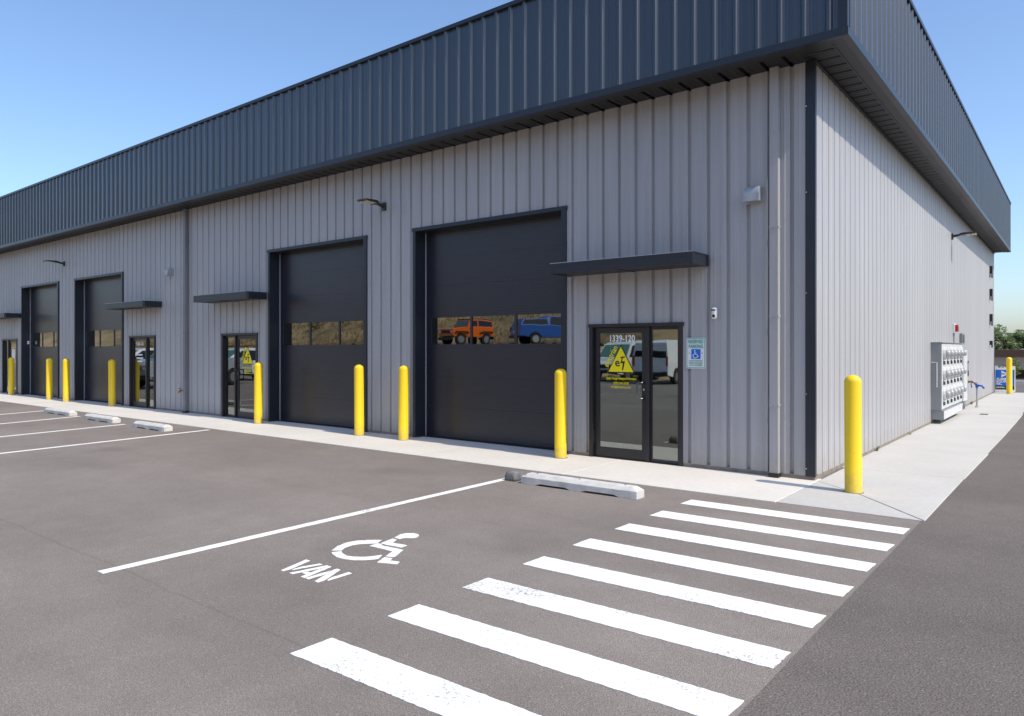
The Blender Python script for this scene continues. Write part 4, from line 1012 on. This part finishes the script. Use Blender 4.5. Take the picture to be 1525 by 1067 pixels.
# ------------------------------------------------------------------ parked vehicles (seen mirrored in the glass)
def vehicle(name, loc, rz, label, cat, paint, prof, W_, tum, belt, wheels, wr, glass_side, wind, rear, extra=None, group='vehicles parked across the lot'):
    """prof: side outline (x forward, z), extruded over the width with tumblehome above the belt line"""
    t = empty(name, loc, rz); tag(t, label, cat, group)
    zmax = max(p[1] for p in prof)
    def hw(z): return W_/2 - (tum*max(0, (z-belt)/(zmax-belt)))
    pts = []
    n = len(prof)
    arch = []
    for x, z in prof: arch.append((x, z))
    bm = bmesh.new()
    L_ = [bm.verts.new((x, W_/2, z)) for x, z in arch]; R_ = [bm.verts.new((x, -W_/2, z)) for x, z in arch]
    k = len(arch)
    bm.faces.new(L_); bm.faces.new(R_[::-1])
    for i in range(k): bm.faces.new((L_[i], R_[i], R_[(i+1) % k], L_[(i+1) % k]))
    bmesh.ops.bisect_plane(bm, geom=bm.verts[:]+bm.edges[:]+bm.faces[:], plane_co=(0, 0, belt), plane_no=(0, 0, 1))
    for v in bm.verts:
        if v.co.z > belt: v.co.y = math.copysign(hw(v.co.z), v.co.y)
    bmesh.ops.recalc_face_normals(bm, faces=bm.faces)
    me = bpy.data.meshes.new('body'); bm.to_mesh(me); bm.free(); link('body', me, paint, t, bevel=.035)
    for g_ in glass_side:
        for s in (-1, 1):
            m_ = MB(); m_.add([(x, s*(hw(z)+.006), z) for x, z in g_] + [(x, s*(hw(z)-.02), z) for x, z in g_],
                              [tuple(range(len(g_))), tuple(range(2*len(g_)-1, len(g_)-1, -1))] + [(i, len(g_)+i, len(g_)+(i+1) % len(g_), (i+1) % len(g_)) for i in range(len(g_))])
            m_.build('side_window', M['vglass'], t)
    def screen(nm, seg, off, mat):
        (xa, za), (xb, zb_) = seg; d = Vector((xb-xa, 0, zb_-za)).normalized(); nn = Vector((d.z, 0, -d.x))*off
        m_ = MB(); ia = .10
        a0 = Vector((xa, 0, za)) + nn; b0 = Vector((xb, 0, zb_)) + nn
        m_.add([a0+Vector((0, -hw(za)+ia, 0)), a0+Vector((0, hw(za)-ia, 0)), b0+Vector((0, hw(zb_)-ia, 0)), b0+Vector((0, -hw(zb_)+ia, 0))], [(0, 1, 2, 3)])
        m_.build(nm, mat, t, fix=False)
    if wind: screen('windscreen', wind, .008, M['vgreen'])
    for r in rear: screen('rear_window', r, -.008, M['vglass'])
    for x in wheels:
        for s in (-1, 1):
            m_ = MB(); yo = s*(W_/2-.12)
            m_.tube([(x, yo-.12, wr), (x, yo-.10, wr), (x, yo+.10, wr), (x, yo+.12, wr)], [wr-.03, wr, wr, wr-.03], 22); wh = m_.build('wheel', M['rubber'], t, smooth=False)
            m_ = MB(); m_.tube([(x, yo+s*.10, wr), (x, yo+s*.128, wr)], wr*.6, 16); m_.build('rim', M['rim'], wh)
    if extra: extra(t, hw)
    return t
def arches(wx, wr, zb):
    """outline points along the bottom from rear to front, with wheel openings"""
    out = []
    for x in wx:
        r = wr*1.16
        for q in range(0, 7): a = math.pi - math.pi*q/6; out.append((x + r*math.cos(a), max(zb, wr*.95 + r*math.sin(a)) if 0 < q < 6 else zb))
    return out
def lamps(L0, L1, zf, zr, W_, gap=.12, hs=.22, rh=.3):
    def f(t, hw):
        for s in (-1, 1):
            m_ = MB(); m_.box(L1-.03, L1+.012, s*(W_/2-.2)-.13, s*(W_/2-.2)+.13, zf-.09, zf+.09); m_.build('headlight', M['headlamp'], t, bevel=.02)
            m_ = MB(); m_.box(L0-.012, L0+.03, s*(W_/2-.09)-.06, s*(W_/2-.09)+.06, zr-rh/2, zr+rh/2); m_.build('tail_light', M['tail'], t, bevel=.015)
            m_ = MB(); m_.box(L1-1.75, L1-1.6, s*(W_/2+.12)-.09, s*(W_/2+.12)+.09, zf+.35, zf+.55); m_.build('mirror', M['vblack'], t, bevel=.03)
        m_ = MB(); m_.box(L0-.09, L0+.05, -W_/2+.05, W_/2-.05, .42, .62); m_.build('rear_bumper', M['vblack'], t, bevel=.03)
        m_ = MB(); m_.box(L1-.05, L1+.09, -W_/2+.05, W_/2-.05, .40, .62); m_.build('front_bumper', M['vblack'], t, bevel=.03)
        m_ = MB(); m_.box(L1-.01, L1+.02, -W_/2+.42, W_/2-.42, zf-.12, zf+.1); m_.build('grille', M['vblack'], t)
        m_ = MB(); m_.box(L0-.016, L0-.004, -.16, .16, .8, .98); m_.build('number_plate', M['white'], t)
    return f
def van(loc, rz, label, paint):
    wx = (-1.75, 1.75); wr = .37
    prof = [(-2.75, .45)] + arches(wx, wr, .38) + [(2.75, .45), (2.78, .95), (2.6, 1.12), (1.75, 1.28), (1.05, 2.05), (.7, 2.16), (-2.55, 2.18), (-2.72, 2.05)]
    return vehicle('parked_van', loc, rz, label, 'van', paint, prof, 2.02, .16, 1.1, wx, wr,
        [[(.2, 1.25), (1.5, 1.3), (1.0, 1.95), (.2, 1.97)]], ((1.72, 1.33), (1.1, 2.0)), [((-2.725, 2.0), (-2.745, 1.35))], lamps(-2.75, 2.77, .85, 1.15, 2.02, rh=.5))
van((-14.15, -25.1, 0), R(-90), 'white cargo van parked nose away across the lot, seen in the entrance glass', M['vwhite'])
van((-17.6, -26.2, 0), R(90), 'white cargo van parked nose towards the building, seen in the entrance glass', M['vwhite'])
def minivan(loc, rz, label, paint, name='parked_minivan'):
    wx = (-1.5, 1.55); wr = .35
    prof = [(-2.5, .45)] + arches(wx, wr, .36) + [(2.5, .42), (2.52, .8), (2.3, .98), (1.4, 1.12), (.55, 1.72), (.2, 1.8), (-1.9, 1.82), (-2.3, 1.7), (-2.5, 1.1)]
    return vehicle(name, loc, rz, label, 'minivan', paint, prof, 1.98, .2, 1.0, wx, wr,
        [[(.15, 1.12), (1.1, 1.15), (.45, 1.66), (.15, 1.68)], [(-1.0, 1.12), (.08, 1.12), (.08, 1.68), (-1.0, 1.70)], [(-2.2, 1.15), (-1.08, 1.13), (-1.08, 1.70), (-2.05, 1.62)]],
        ((1.35, 1.15), (.6, 1.69)), [((-2.32, 1.65), (-2.47, 1.18))], lamps(-2.5, 2.51, .72, 1.0, 1.98))
minivan((-34.3, -12.2, 0), R(90), 'white minivan parked side on across the lot, seen in the second entrance', M['vwhite'])
def pickup(loc, rz, label, paint, topper, name='parked_pickup'):
    wx = (-1.75, 2.0); wr = .40; W_ = 2.05
    prof = [(-2.9, .6)] + arches(wx, wr, .5) + [(2.95, .55), (2.98, 1.05), (2.8, 1.22), (1.5, 1.30), (.85, 1.88), (.6, 1.95), (-.55, 1.96), (-.85, 1.86)]
    prof += [(-.95, 1.78), (-2.6, 1.72), (-2.85, 1.28)] if topper else [(-.95, 1.32), (-2.88, 1.32)]
    gs = [[(.35, 1.34), (1.3, 1.36), (.75, 1.82), (.35, 1.85)], [(-.7, 1.34), (.28, 1.34), (.28, 1.86), (-.6, 1.86)]]
    if topper: gs.append([(-2.7, 1.36), (-.82, 1.36), (-.9, 1.72), (-2.5, 1.68)])
    return vehicle(name, loc, rz, label, 'pickup', paint, prof, W_, .22, 1.3, wx, wr, gs, ((1.45, 1.36), (.9, 1.84)), [((-2.62, 1.66), (-2.83, 1.34))] if topper else [], lamps(-2.9, 2.97, .95, 1.1, W_))
pickup((-25.9, -30.3, far_z(-27.4, -30.3)+.05), R(-58), 'blue pickup truck with canopy parked on the upper lot, mirrored in the near door', M['vblue'], True)
pickup((-30.5, -7.2, 0), R(78), 'silver pickup parked in the lot to the left, seen in the far entrance glass', M['vsilver'], False)
minivan((-37.6, -8.2, 0), R(85), 'white minivan parked beyond the silver pickup in the left lot', M['vwhite'])
def offroader(loc, rz, label, paint):
    wx = (-1.2, 1.25); wr = .45; W_ = 1.85
    prof = [(-1.95, .7)] + arches(wx, wr, .62) + [(2.0, .7), (2.02, 1.18), (1.9, 1.28), (.78, 1.36), (.62, 1.36), (.35, 1.93), (.2, 1.98), (-1.8, 1.96), (-1.92, 1.9), (-1.95, 1.36)]
    def ex(t, hw):
        lamps(-1.95, 2.01, 1.02, 1.05, W_)(t, hw)
        m_ = MB(); m_.box(-1.9, .3, -.78, .78, 1.975, 2.04); m_.build('roof_rack', M['vblack'], t, bevel=.02)
        m_ = MB(); m_.tube([(-2.0, 0, 1.15), (-2.24, 0, 1.15)], .42, 20); m_.build('spare_wheel', M['rubber'], t)
        m_ = MB(); m_.box(-1.93, -.35, -W_/2+.0, W_/2-.0, 1.40, 1.92); 
        for s in (-1, 1):
            for x in wx:
                m_ = MB(); m_.prism([(x-.62, .95), (x-.48, 1.07), (x+.48, 1.07), (x+.62, .95), (x+.60, .88), (x+.45, .99), (x-.45, .99), (x-.60, .88)][::-1], 'y', s*(W_/2+.005), s*(W_/2+.13)); m_.build('fender_flare', M['vblack'], t)
    return vehicle('offroad_car', loc, rz, label, 'car', paint, prof, W_, .12, 1.36, wx, wr,
        [[(-.42, 1.42), (.45, 1.42), (.25, 1.86), (-.42, 1.88)], [(-1.85, 1.42), (-.50, 1.42), (-.50, 1.88), (-1.85, 1.86)]], ((.6, 1.42), (.38, 1.88)), [((-1.93, 1.88), (-1.95, 1.45))], ex)
offroader((-34.8, -31.2, far_z(-34.8, -31.2)+.05), R(100), 'orange off-road car with roof rack parked on the upper lot, mirrored in the near door', M['vorange'])
